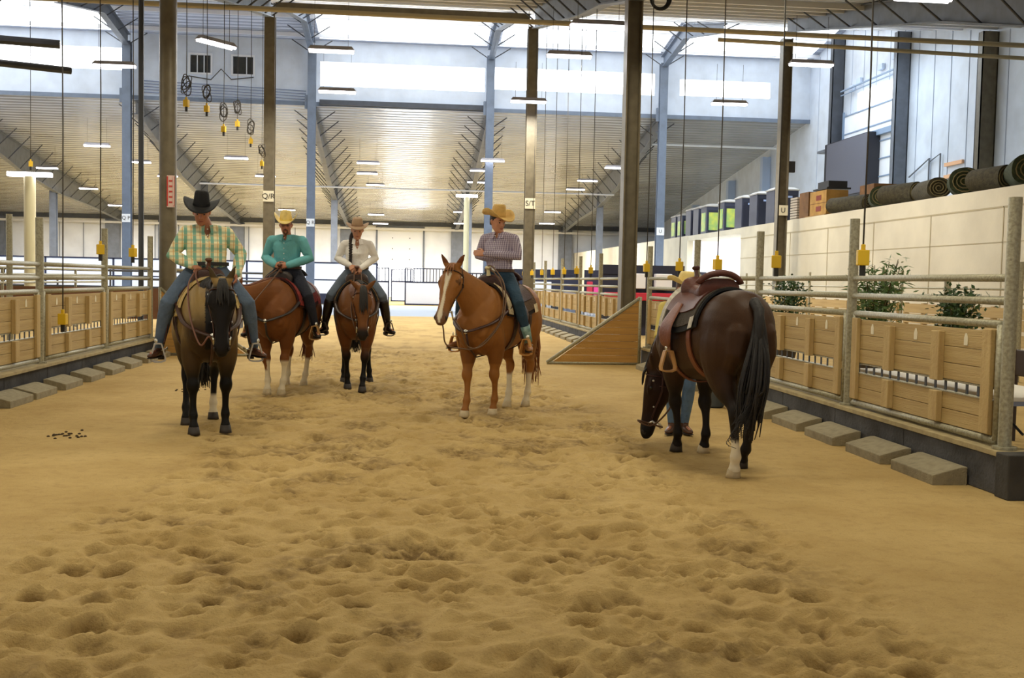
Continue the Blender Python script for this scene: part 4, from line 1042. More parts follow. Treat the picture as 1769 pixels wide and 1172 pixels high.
    tb.build('tail', M_MANE, r, True)
    # bridle
    bc = spec.get('bridle', S(70, 40, 24)); MBR = mat('bridle_'+spec['key'], bc, .5)
    bb = MB()
    hw = lambda t: [h for h in HS if h[0] >= t*k_-1e-6][0][3]/k_
    def around(t, off=.004, part=1):
        h0 = [h for h in HS if h[0] <= t*k_+1e-6][-1]; h1 = [h for h in HS if h[0] > t*k_][0]; f = (t*k_-h0[0])/(h1[0]-h0[0]); fo, dep, w = [h0[i]+(h1[i]-h0[i])*f for i in (1, 2, 3)]
        return lambda a: P+d*t*k_+nn*(fo-dep/2+(dep/2+off)*se(math.cos(a), 2.5))+la*(w*(1-.18*max(0, -math.cos(a)))+off+.003)*se(math.sin(a), 2.3)
    q = around(.06); strap(bb, [q(a) for a in np.linspace(-1.7, 1.7, 14)], .024)
    for s in (-1, 1):
        cps = [around(t, .006)(s*1.75) for t in (.04, .10, .18, .26, .34, .42, .47)]
        strap(bb, [HP(-.035, -.05, s*.03), HP(-.01, -.085, s*.085)]+cps, .022)
    strap(bb, [HP(-.035, -.05, .03), HP(-.04, -.045, 0), HP(-.035, -.05, -.03)], .024)
    if spec.get('noseband', False):
        q = around(.35); strap(bb, [q(a) for a in np.linspace(0, 2*PI, 20)], .022)
    q = around(.14, .006); strap(bb, [q(a) for a in np.linspace(1.6, 2*PI-1.6, 14)], .018)
    bo = bb.build('bridle', MBR, r, True)
    for s in (-1, 1):
        cb = MB()
        p0 = HP(.46, -.105, s*.068); cb.tube([p0+d*.03+nn*.04, p0+nn*.0, p0-nn*.05+d*.03, p0-nn*.09+d*.06], [.009, .012, .009, .008], 6)
        c = HP(.10, -.07, s*.112); cb.lathe(c, [(.0, .0), (.012, .0), (.009, .006), (.003, .009)], 10, la*s)
        c = HP(.33, -.10, s*.082); cb.lathe(c, [(.0, .0), (.009, .0), (.007, .005), (.003, .007)], 10, la*s)
        cb.build('silver_concho' if False else 'bit_shank', M_SILV, bo, True)
    if 'reins' in spec:
        rb = MB()
        for s, pth in spec['reins']:
            p0 = HP(.50, -.20, s*.068) if pth is not None else None
            rb.tube(catmull([p0]+[V(x) for x in pth], 6), .0085, 6)
        rb.build('reins', mat('rein_'+spec['key'], spec.get('reinc', S(96, 66, 44)), .55), r, True)
    return r, dict(P=P, d=d, nn=nn, la=la, HP=HP)
def coat(body, legs=None, legz=.5, face=None, blaze=0, socks=(), muzzle=None, belly=None, sockz=.33, dark_shoulder=None, earc=None):
    body = np.array(body)
    def fn(v, hc, fl):
        n = len(v); c = np.tile(body, (n, 1)); x, y, z = v.T; t, nf, l = hc
        def mixc(m, col):
            nonlocal c
            m = m[:, None]; c = c*(1-m)+np.array(col)*m
        nz = vnoise(x*6+20, z*6+y*5+20, 2)
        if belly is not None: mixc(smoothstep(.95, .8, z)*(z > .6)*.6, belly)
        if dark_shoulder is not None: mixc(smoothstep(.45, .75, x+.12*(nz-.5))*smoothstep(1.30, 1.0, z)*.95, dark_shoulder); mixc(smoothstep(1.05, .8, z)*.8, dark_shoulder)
        if legs is not None: mixc(smoothstep(legz+.16, legz-.08, z+.1*(nz-.5)), legs)
        inhead = (t > -.07)*(nf > -.32)*(np.abs(l) < .14)*(nf < .1)
        if face is not None: mixc(inhead*smoothstep(-.02, .06, t)*1.0, face)
        if muzzle is not None: mixc(inhead*smoothstep(.44, .54, t), muzzle)
        if blaze: 
            w = np.interp(t, [.05, .10, .16, .3, .48, .56, .6], [.008, .028, .020, .012, .016, .022, .01])*blaze
            mixc((np.hypot(t-.165, nf+.052) < .034)*(np.abs(l) > .075)*.6, (.03, .018, .012))
            mixc(inhead*smoothstep(1.25, .85, np.abs(l)/w)*(nf > -.06)*(t > .06)*(t < .62), S(236, 224, 198))
        for key, h in socks:
            fx, fy = fl[key]; m = (np.hypot(x-fx, y-fy) < .20)*smoothstep(h+.025, h-.02, z+.05*(nz-.5)); mixc(m, S(226, 214, 186))
        ear = (t < -.035)*(nf > -.2)*(np.abs(l) > .03)
        if earc is not None: mixc(ear*.8, earc)
        return np.clip(c, 0, 1)
    return fn

# ------------------------------------------------------------ western saddles
def make_saddle(pos, hd, key, label, leather, blanket, accent=None, stir_local=None, horn=S(90, 50, 30), stirc=S(170, 130, 80), breast=True, fender_c=None, pad2=None):
    r = empty('western_saddle', (pos[0], pos[1], 0), hd, label, 'saddle')
    ML = mat('leather_'+key, leather, .5, 0, (9, .35), (60, .25)); MF = mat('fender_'+key, fender_c or leather, .5, 0, (9, .3), (60, .2))
    MBk = mat('blanket_'+key, blanket, .9, 0, (26, .5), (90, .5)); MP = mat('pad_edge_'+key, pad2 or S(30, 28, 28), .9)
    drape(-.36, .40, 1.42, .016, th=.022).build('saddle_pad', MP, r, 2)
    drape(-.33, .37, 1.30, .040, th=.010).build('blanket', MBk, r, 2)
    drape(-.27, .32, .98, .052, th=.012).build('skirt', ML, r, 2)
    if accent:
        for s in (-1, 1):
            b = MB(); b.rings([[bsurf(-.345+.085*i, s*p, .055) for p in (1.18, 1.40, 1.43, 1.20)] for i in (0, 1)]); b.build('pad_corner', mat('accent_'+key, accent, .6, 0, (22, .6)), r)
            b = MB(); b.rings([[bsurf(x_, s*p_, .046+dz_) for x_, dz_ in ((.325, 0), (.325, .014), (.405, .014), (.405, 0))] for p_ in np.linspace(.35, 1.38, 12)]); b.build('pad_trim', mat('accent_'+key, accent, .6, 0, (22, .6)), r)
    # tree: swell, seat, cantle
    b = MB(); rs = []
    for x, zt, w in ((.335, 1.555, .09), (.33, 1.60, .15), (.29, 1.63, .165), (.25, 1.61, .15), (.20, 1.56, .125), (.10, 1.535, .13), (.0, 1.55, .16), (-.08, 1.575, .185), (-.13, 1.605, .195), (-.155, 1.625, .19)):
        zb = 1.40; rs.append(ring((x, 0, (zt+zb)/2), V((0, 0, 1)), V((0, 1, 0)), (zt-zb)/2, w, 22, 2.6))
    b.rings(rs); me = remesh(b, .012, 4); b.build('seat', ML, r, True, me=me)
    b = MB(); rs = []
    for k in range(15):
        a = -1.25+2.5*k/14; cz = 1.50+.155*math.cos(a*.92); yy = .215*math.sin(a); xx = -.17+.05*(1-math.cos(a))
        n_ = V((0, math.sin(a), math.cos(a))); rs.append(ring((xx, yy, cz), n_, V((1, 0, 0)), .028, .022, 10))
    b.rings(rs); b.build('cantle', ML, r, True)
    b = MB(); b.lathe((.315, 0, 1.61), [(.026, 0), (.02, .03), (.018, .07), (.034, .085), (.036, .1), (.028, .108)], 16, (.25, 0, 1)); b.build('horn', mat('horn_'+key, horn, .4), r, 2)
    for s in (-1, 1):
        st = V(stir_local[s]) if stir_local else V((.12, s*.345, .80))
        top = bsurf(.10, s*.75, .07); mid = bsurf(.12, s*1.3, .085); 
        low = st+V((0, -s*.055, .17))
        if stir_local is None: mid2 = bsurf(.12, s*1.62, .08); low = V((.12, s*.355, 1.0))
        else: mid2 = mid.lerp(low, .5)+V((0, -s*.01, 0))
        pts = catmull([top, mid, mid2, low], 5); rs = []
        for i, p in enumerate(pts):
            t = (pts[min(i+1, len(pts)-1)]-pts[max(i-1, 0)]).normalized(); f = i/(len(pts)-1)
            w = (.055+.07*math.sin(PI*min(1, f*1.1))**.9 if f < .88 else .034); A = V((1, 0, 0))-t*t.x; A.normalize(); B = t.cross(A)
            rs.append(ring(p, A, B, w, .009, 12, 3))
        b = MB(); b.rings(rs); b.build('fender', MF, r, 2)
        b = MB(); c = st; W_ = .068
        lp = [(0, .17), (.032, .165), (.05, .10), (W_, .03), (W_-.004, 0), (.03, -.012), (-.03, -.012), (-W_+.004, 0), (-W_, .03), (-.05, .10), (-.032, .165), (0, .17)]
        dirw = V((0, 1, 0)); dirt = V((1, 0, 0))
        rs = []
        for i, (u, v_) in enumerate(lp[:-1]):
            a, c2 = lp[i-1 if i else -2], lp[i+1]; t = V((c2[0]-a[0], c2[1]-a[1])).normalized(); nrm = V((-t.y, t.x)) if True else 0
            p = c+dirw*u+V((0, 0, v_)); nv = dirw*nrm.x+V((0, 0, nrm.y)); rs.append([p+dirt*.03+nv*.007, p-dirt*.03+nv*.007, p-dirt*.03-nv*.007, p+dirt*.03-nv*.007])
        rs.append(rs[0]); b.rings(rs, cap=False); b.build('stirrup', mat('stirrup_'+key, stirc, .45), r, 2)
        b = MB(); b.lathe(st+V((0, s*.02, .195)), [(.0, .0), (.024, .0), (.018, .008), (.004, .012)], 12, (.1 if stir_local is None else .7, s, 0)); b.build('concho', M_SILV, r, 2)
    # cinches
    b = MB()
    for x in (.20, -.20):
        rs = []
        for k in range(25):
            p = 1.2+(2*PI-2.4)*k/24; c0 = bsurf(x, p, .012 if x > 0 else .02); rs.append([bsurf(x-.035, p, .008), bsurf(x+.035, p, .008), bsurf(x+.035, p, .020), bsurf(x-.035, p, .020)])
        b.rings(rs)
    b.build('cinch', MF, r, 2)
    if breast:
        b = MB()
        for s in (-1, 1):
            strap(b, catmull([bsurf(.30, s*1.1, .05), V((.50, s*.278, 1.16)), V((.68, s*.238, 1.08)), V((.815, s*.13, 1.02)), V((.86, s*.05, .99)), V((.865, 0, .98))], 5), .055)
        strap(b, [V((.865, 0, .98)), V((.80, 0, .80)), V((.60, 0, .68)), V((.25, 0, .70))], .03)
        b.build('breast_collar', MF, r, True)
        b = MB(); b.lathe((.875, 0, .98), [(0, 0), (.026, 0), (.02, .008), (.004, .012)], 12, (1, 0, 0)); b.build('collar_concho', M_SILV, r, 2)
    return r
# ------------------------------------------------------------ people
M_SKIN = mat('skin', S(206, 148, 116), .5, 0, (14, .15)); M_SKIN2 = mat('skin_tan', S(182, 120, 90), .5, 0, (14, .15))
M_LIP = mat('lips', S(150, 76, 66), .5); M_EYEW = mat('eye_dark', S(40, 30, 26), .3)
def hand(b, wr, dirn, pn, thumb_side, curl=.5, sc=1.0):
    """wr wrist, dirn along the palm, pn palm normal (curl direction), thumb_side lateral vector"""
    dn = V(dirn).normalized(); pn = V(pn); pn = (pn-dn*pn.dot(dn)).normalized(); th = V(thumb_side); th = (th-dn*th.dot(dn)-pn*th.dot(pn)).normalized(); wr = V(wr)
    rs = [ring(wr+dn*q*sc, th, pn, a*sc, c*sc, 12, 2.4) for q, a, c in ((-.02, .026, .020), (.0, .028, .019), (.03, .037, .017), (.065, .041, .015), (.088, .040, .013))]
    b.rings(rs)
    for k, (off, L) in enumerate(((.030, .068), (.010, .076), (-.010, .072), (-.029, .056))):
        p = wr+dn*.082*sc+th*off*sc; a = curl*(.6+.12*k); pts = [p-dn*.012]; cur = 0
        for seg in (.42, .32, .26):
            cur += a; dd = dn*math.cos(cur)+pn*math.sin(cur)+th*off*.6*(1-cur*.4 if cur < 2 else 0); pts.append(pts[-1]+dd.normalized()*L*seg*1.15*sc)
        limb(b, pts, [.0095*sc, .0092*sc, .0085*sc, .0075*sc], ref=th, n=8)
    p = wr+dn*.022*sc+th*.026*sc
    limb(b, [p, p+(th*.75+dn*.6+pn*.25)*.036*sc, p+(th*.85+dn*1.15+pn*.7)*.050*sc, p+(th*.75+dn*1.6+pn*1.1)*.055*sc], [.014*sc, .0115*sc, .010*sc, .008*sc], ref=pn, n=8)
def cowboy_hat(parent, c, fdir, tilt, m, band, flare=.085, R=.205, ch=.115, base=(0, 0, 0), flat_top=False, brimdip=.01):
    """c: centre of the hat base; fdir facing yaw vector"""
    f = V((fdir[0], fdir[1], 0)).normalized(); l = V((0, 0, 1)).cross(f)
    Rm = Matrix((f, l, V((0, 0, 1)))).transposed() @ Euler((tilt[0], tilt[1], 0)).to_matrix(); c = V(c)
    T = lambda p: c+Rm @ V(p)
    b = MB(); n = 40; top = []; bot = []
    for q in (.0, .25, .5, .75, 1.0):
        ro = []; rb = []
        for k in range(n):
            a = 2*PI*k/n; ax = .100+(R*1.06-.100)*q; ay = .080+(R*.93-.080)*q
            x = ax*math.cos(a); y = ay*math.sin(a)
            up = flare*(abs(math.sin(a))**2.2)*q**1.7-brimdip*2*(abs(math.cos(a))**2)*q**1.5
            y *= 1-.22*q*abs(math.sin(a))
            ro.append(T((x, y, up+.004))); rb.append(T((x, y, up-.004)))
        top.append(ro); bot.append(rb)
    b.rings(top+bot[::-1]+[top[0]], cap=False)
    h = b.build('hat_brim', m, parent, True)
    b = MB(); rs = []
    for z, sx, sy in ((0, .101, .081), (.02, .101, .081), (.06, .097, .076), (ch*.8, .092, .070), (ch*.97, .084, .060), (ch, .07, .047), (ch*(1.0 if flat_top else .96), .05, .03), (ch*(.985 if flat_top else .88), .02, .012)):
        rg = []
        for k in range(n):
            a = 2*PI*k/n; pin = 0 if flat_top else .20*math.exp(-((a if a < PI else 2*PI-a)-.55)**2/.08)*max(0, (z-.05))/.07
            dip = 0 if flat_top else (.012*math.cos(a) if z > ch*.7 else 0)
            rg.append(T((sx*math.cos(a)*(1-pin*.3), sy*math.sin(a)*(1-pin), z+dip)))
        rs.append(rg)
    b.rings(rs); b.build('hat_crown', m, h, True)
    b = MB(); b.rings([[T((.1035*math.cos(2*PI*k/n), .0835*math.sin(2*PI*k/n), z)) for k in range(n)] for z in (.004, .022)], cap=False); b.build('hat_band', band, h, True)
    return h
def make_person(s):
    """coordinates in the parent frame (x forward, y left)"""
    base = V(s.get('base', (0, 0, 0)))
    r = empty('person', s['loc'], s['rz'], s['label'], 'person')
    r.location = V(r.location)
    off = V((0, 0, -s.get('z0', 0))); r.location.z = s.get('z0', 0)
    def put(mb_, name, m, parent=None, smooth=True, me=None):
        if me is None: mb_.v = [tuple(V(p)+off) for p in mb_.v]; me = None
        o = mb_.build(name, m, parent or r, smooth, me=me); return o
    J = {k: V(v) for k, v in s['j'].items()}
    F_ = V(s.get('face', (1, 0, 0))).normalized(); up = V(s.get('hup', (0, 0, 1))).normalized(); F_ = (F_-up*F_.dot(up)).normalized(); Lh = up.cross(F_)
    tf = V(s.get('tf', (1, 0, 0))).normalized()  # torso forward
    pel, ch, nk, hc = J['pelvis'], J['chest'], J['neck'], J['head']
    w = s.get('build', 1.0); bl = s.get('belly', 0)
    sl = (J['sl']-J['sr']).normalized()
    def torso(b, e=0.0, lo=True):
        wa = pel.lerp(ch, .42)+tf*bl*.4
        tl = ((J['hl']-J['hr'])).normalized()
        R_ = [(pel-(ch-pel).normalized()*.07, .155, .115), (pel, .17, .125), (pel.lerp(ch, .2)+tf*bl*.3, .155+bl*.4, .118+bl*.6), (wa, .142+bl*.6, .108+bl), (pel.lerp(ch, .7)+tf*bl*.3, .155+bl*.4, .115+bl*.5), (ch+tf*s.get('bust', .0)*.5, .165, .118+s.get('bust', 0)), (ch.lerp(nk, .45), .175, .098), (ch.lerp(nk, .75), .135, .075), (nk, .066, .06)]
        if not lo: R_ = R_[1:]
        rs = []
        for i, (p, a, c) in enumerate(R_):
            f = i/(len(R_)-1); l_ = (tl*(1-f)+sl*f).normalized(); t = (ch-pel).normalized(); fo = t.cross(l_)*-1; fo = l_.cross(t)
            rs.append(ring(p, l_, fo, a*w+e, c*w+e, 20, 2.25))
        b.rings(rs)
        for k in ('l', 'r'):   # shoulders
            limb(b, [nk.lerp(J['s'+k], .35)-V((0, 0, .02)), J['s'+k]-V((0, 0, .012))], [.058*w+e, .060*w+e], n=12)
    def arm(b, k, e=0.0, stop=1.0):
        S_, E_, W_ = J['s'+k], J['e'+k], J['w'+k]
        pts = [S_, S_.lerp(E_, .33), S_.lerp(E_, .7), E_, E_.lerp(W_, .3), E_.lerp(W_, .7), E_.lerp(W_, stop)]
        limb(b, pts, [q*w+e for q in (.058, .053, .045, .042, .042, .034, .028)], n=14)
    def leg(b, k, e=0.0):
        S_, K_, A_ = J['h'+k], J['k'+k], J['a'+k]
        pts = [S_, S_.lerp(K_, .35), S_.lerp(K_, .75), K_, K_.lerp(A_, .3), K_.lerp(A_, .7), A_]
        limb(b, pts, [q*w+e for q in (.095, .090, .070, .058, .058, .045, .036)], n=16)
    # body
    b = MB(); torso(b, -.006)
    for k in 'lr': arm(b, k, -.006); leg(b, k, -.014 if True else 0)
    limb(b, [nk-V((0, 0, .03)), nk.lerp(hc, .35), hc-up*.05-F_*.015], [.062*w, .052*w, .052*w], n=14)
    k_ = s.get('headk', 1.0)
    rs = []
    for z, f, a, c in ((-.128, .045, .022, .020), (-.118, .040, .042, .036), (-.095, .026, .066, .052), (-.06, .012, .086, .064), (-.02, .002, .094, .071), (.02, -.004, .098, .075), (.06, -.008, .097, .076), (.095, -.012, .082, .066), (.118, -.012, .05, .042), (.128, -.012, .02, .016)):
        rs.append(ring(hc+(up*z+F_*f)*k_, F_, Lh, a*k_, c*k_, 20, 2.15))
    b.rings(rs)
    hp = lambda f, l, u: hc+(F_*f+Lh*l+up*u)*k_
    limb(b, [hp(.088, 0, .02), hp(.104, 0, -.012), hp(.112, 0, -.03)], [.008, .010, .013], n=8)      # nose
    limb(b, [hp(.098, .012, -.036), hp(.098, -.012, -.036)], [.008, .008], n=8)
    limb(b, [hp(.085, .045, .022), hp(.094, 0, .026), hp(.085, -.045, .022)], [.010, .011, .010], n=8)   # brow
    limb(b, [hp(.088, 0, -.098), hp(.088, 0, -.108)], [.018, .014], n=8)                              # chin
    limb(b, [hp(.092, .016, -.066), hp(.096, 0, -.064), hp(.092, -.016, -.066)], [.008, .010, .008], n=8)
    for l in (-1, 1):
        limb(b, [hp(-.008, l*.074, .018), hp(-.016, l*.083, 0), hp(-.004, l*.076, -.03)], [.010, .013, .008], n=8)
        limb(b, [hp(.066, l*.042, -.02), hp(.06, l*.046, -.035)], [.018, .016], n=8)
    for k in 'lr':
        if 'hand_'+k in s:
            dn, pn, ts, cu = s['hand_'+k]; hand(b, J['w'+k], dn, pn, ts, cu, s.get('handk', 1.0))
        fd = V(s.get('foot_'+k, (1, 0, 0))).normalized(); A_ = J['a'+k]
        limb(b, [A_-fd*.03-V((0, 0, .04)), A_+fd*.08-V((0, 0, .055)), A_+fd*.14-V((0, 0, .065))], [(.03, .03), (.032, .026), (.03, .02)], ref=V((0, 0, 1)), n=10)
    b.v = [tuple(V(p)+off) for p in b.v]; me = remesh(b, .0065, 3, .5); b.build('body', s.get('skin', M_SKIN), r, True, me=me)
    b = MB()
    for l in (-1, 1):
        c = hp(.083, l*.031, .004); b.lathe(c+off, [(.004, -.008), (.012, 0), (.009, .006), (.003, .009)], 10, F_)
    b.build('eye', M_EYEW, r, True)
    b = MB(); b.tube([p+off for p in (hp(.094, .024, -.067), hp(.104, 0, -.066), hp(.094, -.024, -.067))], [.003, .006, .003], 6); b.build('mouth', M_LIP, r, True)
    b = MB()
    for l in (-1, 1): b.tube([p+off for p in (hp(.092, l*.016, .024), hp(.094, l*.034, .030), hp(.082, l*.052, .024))], [.004, .005, .003], 5)
    b.build('eyebrow', mat('brow_brown', S(60, 42, 30), .8), r, True)
    # shirt
    b = MB(); torso(b, .010, False)
    for k in 'lr': arm(b, k, .010+s.get('loose', 0), .97)
    b.v = [tuple(V(p)+off) for p in b.v]; me = remesh(b, .009, 3, .5)
    bm = bmesh.new(); bm.from_mesh(me); vd = s.get('vneck', .06); kill = []
    for f in bm.faces:
        q = f.calc_center_median()-off-nk; dz = -q.z
        if -.06 < dz < vd and q.dot(tf) > .01 and abs(q.dot(sl)) < .050*(1-max(0, dz)/vd): kill.append(f)
    bmesh.ops.delete(bm, geom=kill, context='FACES'); bm.to_mesh(me); bm.free()
    so = b.build('shirt', s['shirt'], r, True, me=me)
    sm = so.modifiers.new('thickness', 'SOLIDIFY'); sm.thickness = .004; sm.offset = -1
    b = MB()
    for sg in (-1, 1):
        c0 = nk+up*.015; pts = []
        for q in np.linspace(0, 1, 8):
            a = PI-q*(PI-.25); pts.append(nk+V((0, 0, .014-.012*q))+(-tf*math.cos(PI-a)*.078*w+sl*sg*math.sin(a)*.082*w))
        rs = []
        for i, p in enumerate(pts):
            o = (p-nk); o.z = 0; o = o.normalized(); wd = .034+.030*(i/7)**2
            rs.append([p+off+V((0, 0, .018)), p+off+o*(.006+wd*.6)-V((0, 0, wd)), p+off+o*(.002+wd*.6)-V((0, 0, wd)), p+off-o*.004+V((0, 0, .016))])
        b.rings(rs)
    b.build('collar', s['shirt'], r)
    if s.get('buttons', True):
        b = MB(); 
        for q in np.linspace(.08, .95, 7):
            p = pel.lerp(nk, q); 
            b.lathe(p+off+tf*(.115+.02*math.sin(q*3)+bl*.9*math.sin(min(1, q*1.3)*PI)+s.get('bust', 0)*math.exp(-((q-.68)/.2)**2)), [(.001, 0), (.007, .002), (.005, .006)], 8, tf)
        b.build('shirt_buttons', mat('button_pearl', S(226, 226, 214), .3), r)
    # trousers and boots
    b = MB()
    tl = (J['hl']-J['hr']).normalized()
    b.rings([ring(pel+V((0, 0, z)), tl, V((0, 0, 1)).cross(tl)*-1, a*w, c*w, 18, 2.2) for z, a, c in ((-.10, .10, .09), (-.06, .172, .132), (0, .184, .140), (.05, .170+bl*.4, .132+bl*.6), (.075, .165+bl*.4, .130+bl*.6))])
    for k in 'lr': leg(b, k, .008)
    b.v = [tuple(V(p)+off) for p in b.v]; me = remesh(b, .011, 3, .5); b.build('jeans', s['jeans'], r, True, me=me)
    b = MB(); b.rings([ring(pel+off+V((0, 0, z))+tf*bl*.3, tl, V((0, 0, 1)).cross(tl)*-1, (.172+bl*.45)*w+q, (.134+bl*.6)*w+q, 22, 2.2) for z, q in ((.045, .004), (.045, .010), (.082, .010), (.082, .004))], cap=False); bo = b.build('belt', s.get('belt', mat('belt_brown', S(70, 44, 28), .5)), r)
    MB().lathe(pel+off+V((0, 0, .063))+tf*(.152+bl*.95), [(.001, 0), (.030, 0), (.026, .008), (.002, .011)], 14, tf).build('belt_buckle', M_SILV, bo, True)
    for k in 'lr':
        A_, K_ = J['a'+k], J['k'+k]; fd = V(s.get('foot_'+k, (1, 0, 0))).normalized(); upf = V((0, 0, 1)); upf = (upf-fd*fd.z).normalized(); lf = upf.cross(fd)
        b = MB(); 
        if s.get('tall'): limb(b, [A_.lerp(K_, .82), A_.lerp(K_, .45), A_.lerp(K_, .12), A_-upf*.02], [.072, .066, .05, .046], n=14)
        else: limb(b, [A_.lerp(K_, .15), A_-upf*.02], [.042, .044], n=14)
        rs = [ring(A_+fd*x-upf*z, upf, lf, a, c, 14, 2.3) for x, z, a, c in ((-.075, .055, .018, .022), (-.068, .050, .036, .034), (-.03, .045, .048, .038), (.03, .048, .045, .038), (.08, .062, .032, .044), (.13, .070, .025, .044), (.17, .074, .018, .032), (.185, .076, .009, .016))]
        b.rings(rs); b.v = [tuple(V(p)+off) for p in b.v]; me = remesh(b, .009, 3, .5); bt = b.build('boot', s['boots'], r, True, me=me)
        b = MB(); rs = [ring(A_+off+fd*x-upf*z, upf, lf, .006, c, 10, 3) for x, z, c in ((-.07, .098, .024), (.02, .093, .032), (.10, .098, .045), (.17, .096, .032), (.19, .094, .012))]
        b.rings(rs); b.rings([ring(A_+off-fd*.045-upf*z, fd, lf, a, .031, 10, 3.2) for z, a in ((.09, .036), (.128, .030))]); b.build('boot_sole', mat('sole_dark', S(36, 28, 22), .7), bt)
        if s.get('shaft'):
            b = MB(); limb(b, [A_.lerp(K_, .42), A_.lerp(K_, .28), A_.lerp(K_, .12), A_-upf*.0], [.064, .060, .052, .048], n=16, round_=False); b.v = [tuple(V(p)+off) for p in b.v]; b.build('boot_shaft', s['shaft'], bt, True)
        if s.get('spurs'):
            b = MB(); b.tube([A_+off+fd*.03+lf*.046-upf*.03, A_+off-fd*.07+lf*.038-upf*.03, A_+off-fd*.09-upf*.03, A_+off-fd*.07-lf*.038-upf*.03, A_+off+fd*.03-lf*.046-upf*.03], .006, 6); b.tube([A_+off-fd*.09-upf*.03, A_+off-fd*.14-upf*.035], .006, 6)
            b.lathe(A_+off-fd*.15-upf*.035, [(.002, -.003), (.02, 0), (.002, .003)], 10, lf); b.build('spur', M_SILV, r, True)
    # hair
    if s.get('hair'):
        hm = s['hair']; b = MB(); rs = []
        for z, f, a, c in ((-.055, -.045, .055, .060), (-.02, -.030, .075, .074), (.02, -.022, .088, .082), (.06, -.014, .099, .084), (.09, -.012, .088, .074), (.12, -.012, .055, .048)):
            rs.append(ring(hc+(up*z+F_*f)*k_, F_, Lh, a*k_, c*k_, 20, 2.1))
        b.rings(rs); b.v = [tuple(V(p)+off) for p in b.v]; h = b.build('hair', hm, r, True)
        if s.get('braid'):
            b = MB(); bp = catmull([V(p) for p in s['braid']], 8)
            for i, p in enumerate(bp):
                f = i/len(bp); q = (i % 2*2-1)*.010
                rr = .024*(1-.45*f); b.lathe(p+off+V((0, q, 0)), [(.004, -rr*1.2), (rr*.8, -rr*.6), (rr, 0), (rr*.8, rr*.6), (.004, rr*1.2)], 8)
            b.build('braid', hm, h, True)
    if s.get('beard'):
        b = MB(); limb(b, [hp(.09, .022, -.068), hp(.098, .026, -.09), hp(.094, 0, -.116), hp(.098, -.026, -.09), hp(.09, -.022, -.068)], [.008, .011, .018, .011, .008], n=8); limb(b, [hp(.1, .026, -.058), hp(.107, 0, -.053), hp(.1, -.026, -.058)], [.006, .008, .006], n=6)
        b.v = [tuple(V(p)+off) for p in b.v]; b.build('beard', s['beard'], r, True)
    if s.get('glasses'):
        b = MB()
        for l in (-1, 1): b.tube([hp(.100, l*.033+.022*math.cos(a), .004+.015*math.sin(a))+off for a in np.linspace(0, 2*PI, 12)], .0025, 4); b.tube([hp(.098, l*.055, .008)+off, hp(.0, l*.082, .012)+off], .002, 4)
        b.tube([hp(.103, .012, .006)+off, hp(.103, -.012, .006)+off], .0025, 4); b.build('glasses', M_BLK, r)
    hb = s['hat']; c = hc+up*(.058+hb.get('dz', 0))*k_-F_*.006+off
    cowboy_hat(r, c, (F_.x, F_.y, 0), hb.get('tilt', (0, .12)), hb['m'], hb['band'], hb.get('flare', .085), hb.get('R', .205), hb.get('ch', .125), flat_top=hb.get('flat', False), brimdip=hb.get('dip', .01))
    return r, off
# ------------------------------------------------------------ the five horses
BLK = (.006, .005, .004)
H = {}
th = lambda x, y: math.atan2(y, x)
H1P, H1H = (-2.02, 10.97), th(.25, -.968)
make_horse(dict(key='dun', pos=H1P, heading=H1H, label='dun horse with black face and legs at the front left under the black hatted rider',
    feet=dict(fl=(-1.76, 10.59), fr=(-2.03, 10.42), hl=(-2.06, 11.60), hr=(-2.24, 11.10)),
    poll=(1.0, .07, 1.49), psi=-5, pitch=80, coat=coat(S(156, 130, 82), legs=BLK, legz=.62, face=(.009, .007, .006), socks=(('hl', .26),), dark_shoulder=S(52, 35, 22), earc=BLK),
    mane=(.012, .010, .009), ms=-1, forelock=22, fll=.8, tail=(.0, .03), tailz=.30,
    reins=[(1, [(1.0, .13, 1.02), (.85, .12, .95), (.70, .0, 1.20), (.45, -.12, 1.50), (.33, -.11, 1.60)]), (-1, [(1.02, -.05, .98), (.95, -.12, .90), (.82, -.20, 1.15), (.5, -.20, 1.45), (.33, -.11, 1.60)])], reinc=S(120, 80, 66)))
H2P, H2H = (-1.59, 14.50), th(-.22, -.975)
make_horse(dict(key='chestnut', pos=H2P, heading=H2H, label='chestnut horse with four white legs carrying the rider in the teal shirt',
    feet=dict(fl=(-1.61, 13.98), fr=(-1.79, 14.02), hl=(-1.43, 15.10), hr=(-1.68, 15.20)),
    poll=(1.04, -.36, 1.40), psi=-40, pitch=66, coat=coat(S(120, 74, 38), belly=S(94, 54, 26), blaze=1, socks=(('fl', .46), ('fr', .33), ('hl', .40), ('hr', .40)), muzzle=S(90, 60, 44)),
    mane=S(110, 56, 26), ms=-1, forelock=10, tail=(-.02, -.02), hoof={k: 1 for k in ('fl', 'fr', 'hl', 'hr')},
    reins=[(1, [(1.15, -.10, 1.15), (.75, .0, 1.45), (.32, .02, 1.66)]), (-1, [(1.2, -.40, 1.1), (.75, -.15, 1.45), (.32, -.02, 1.66)])]))
H3P, H3H = (-.70, 15.12), th(.06, -1)
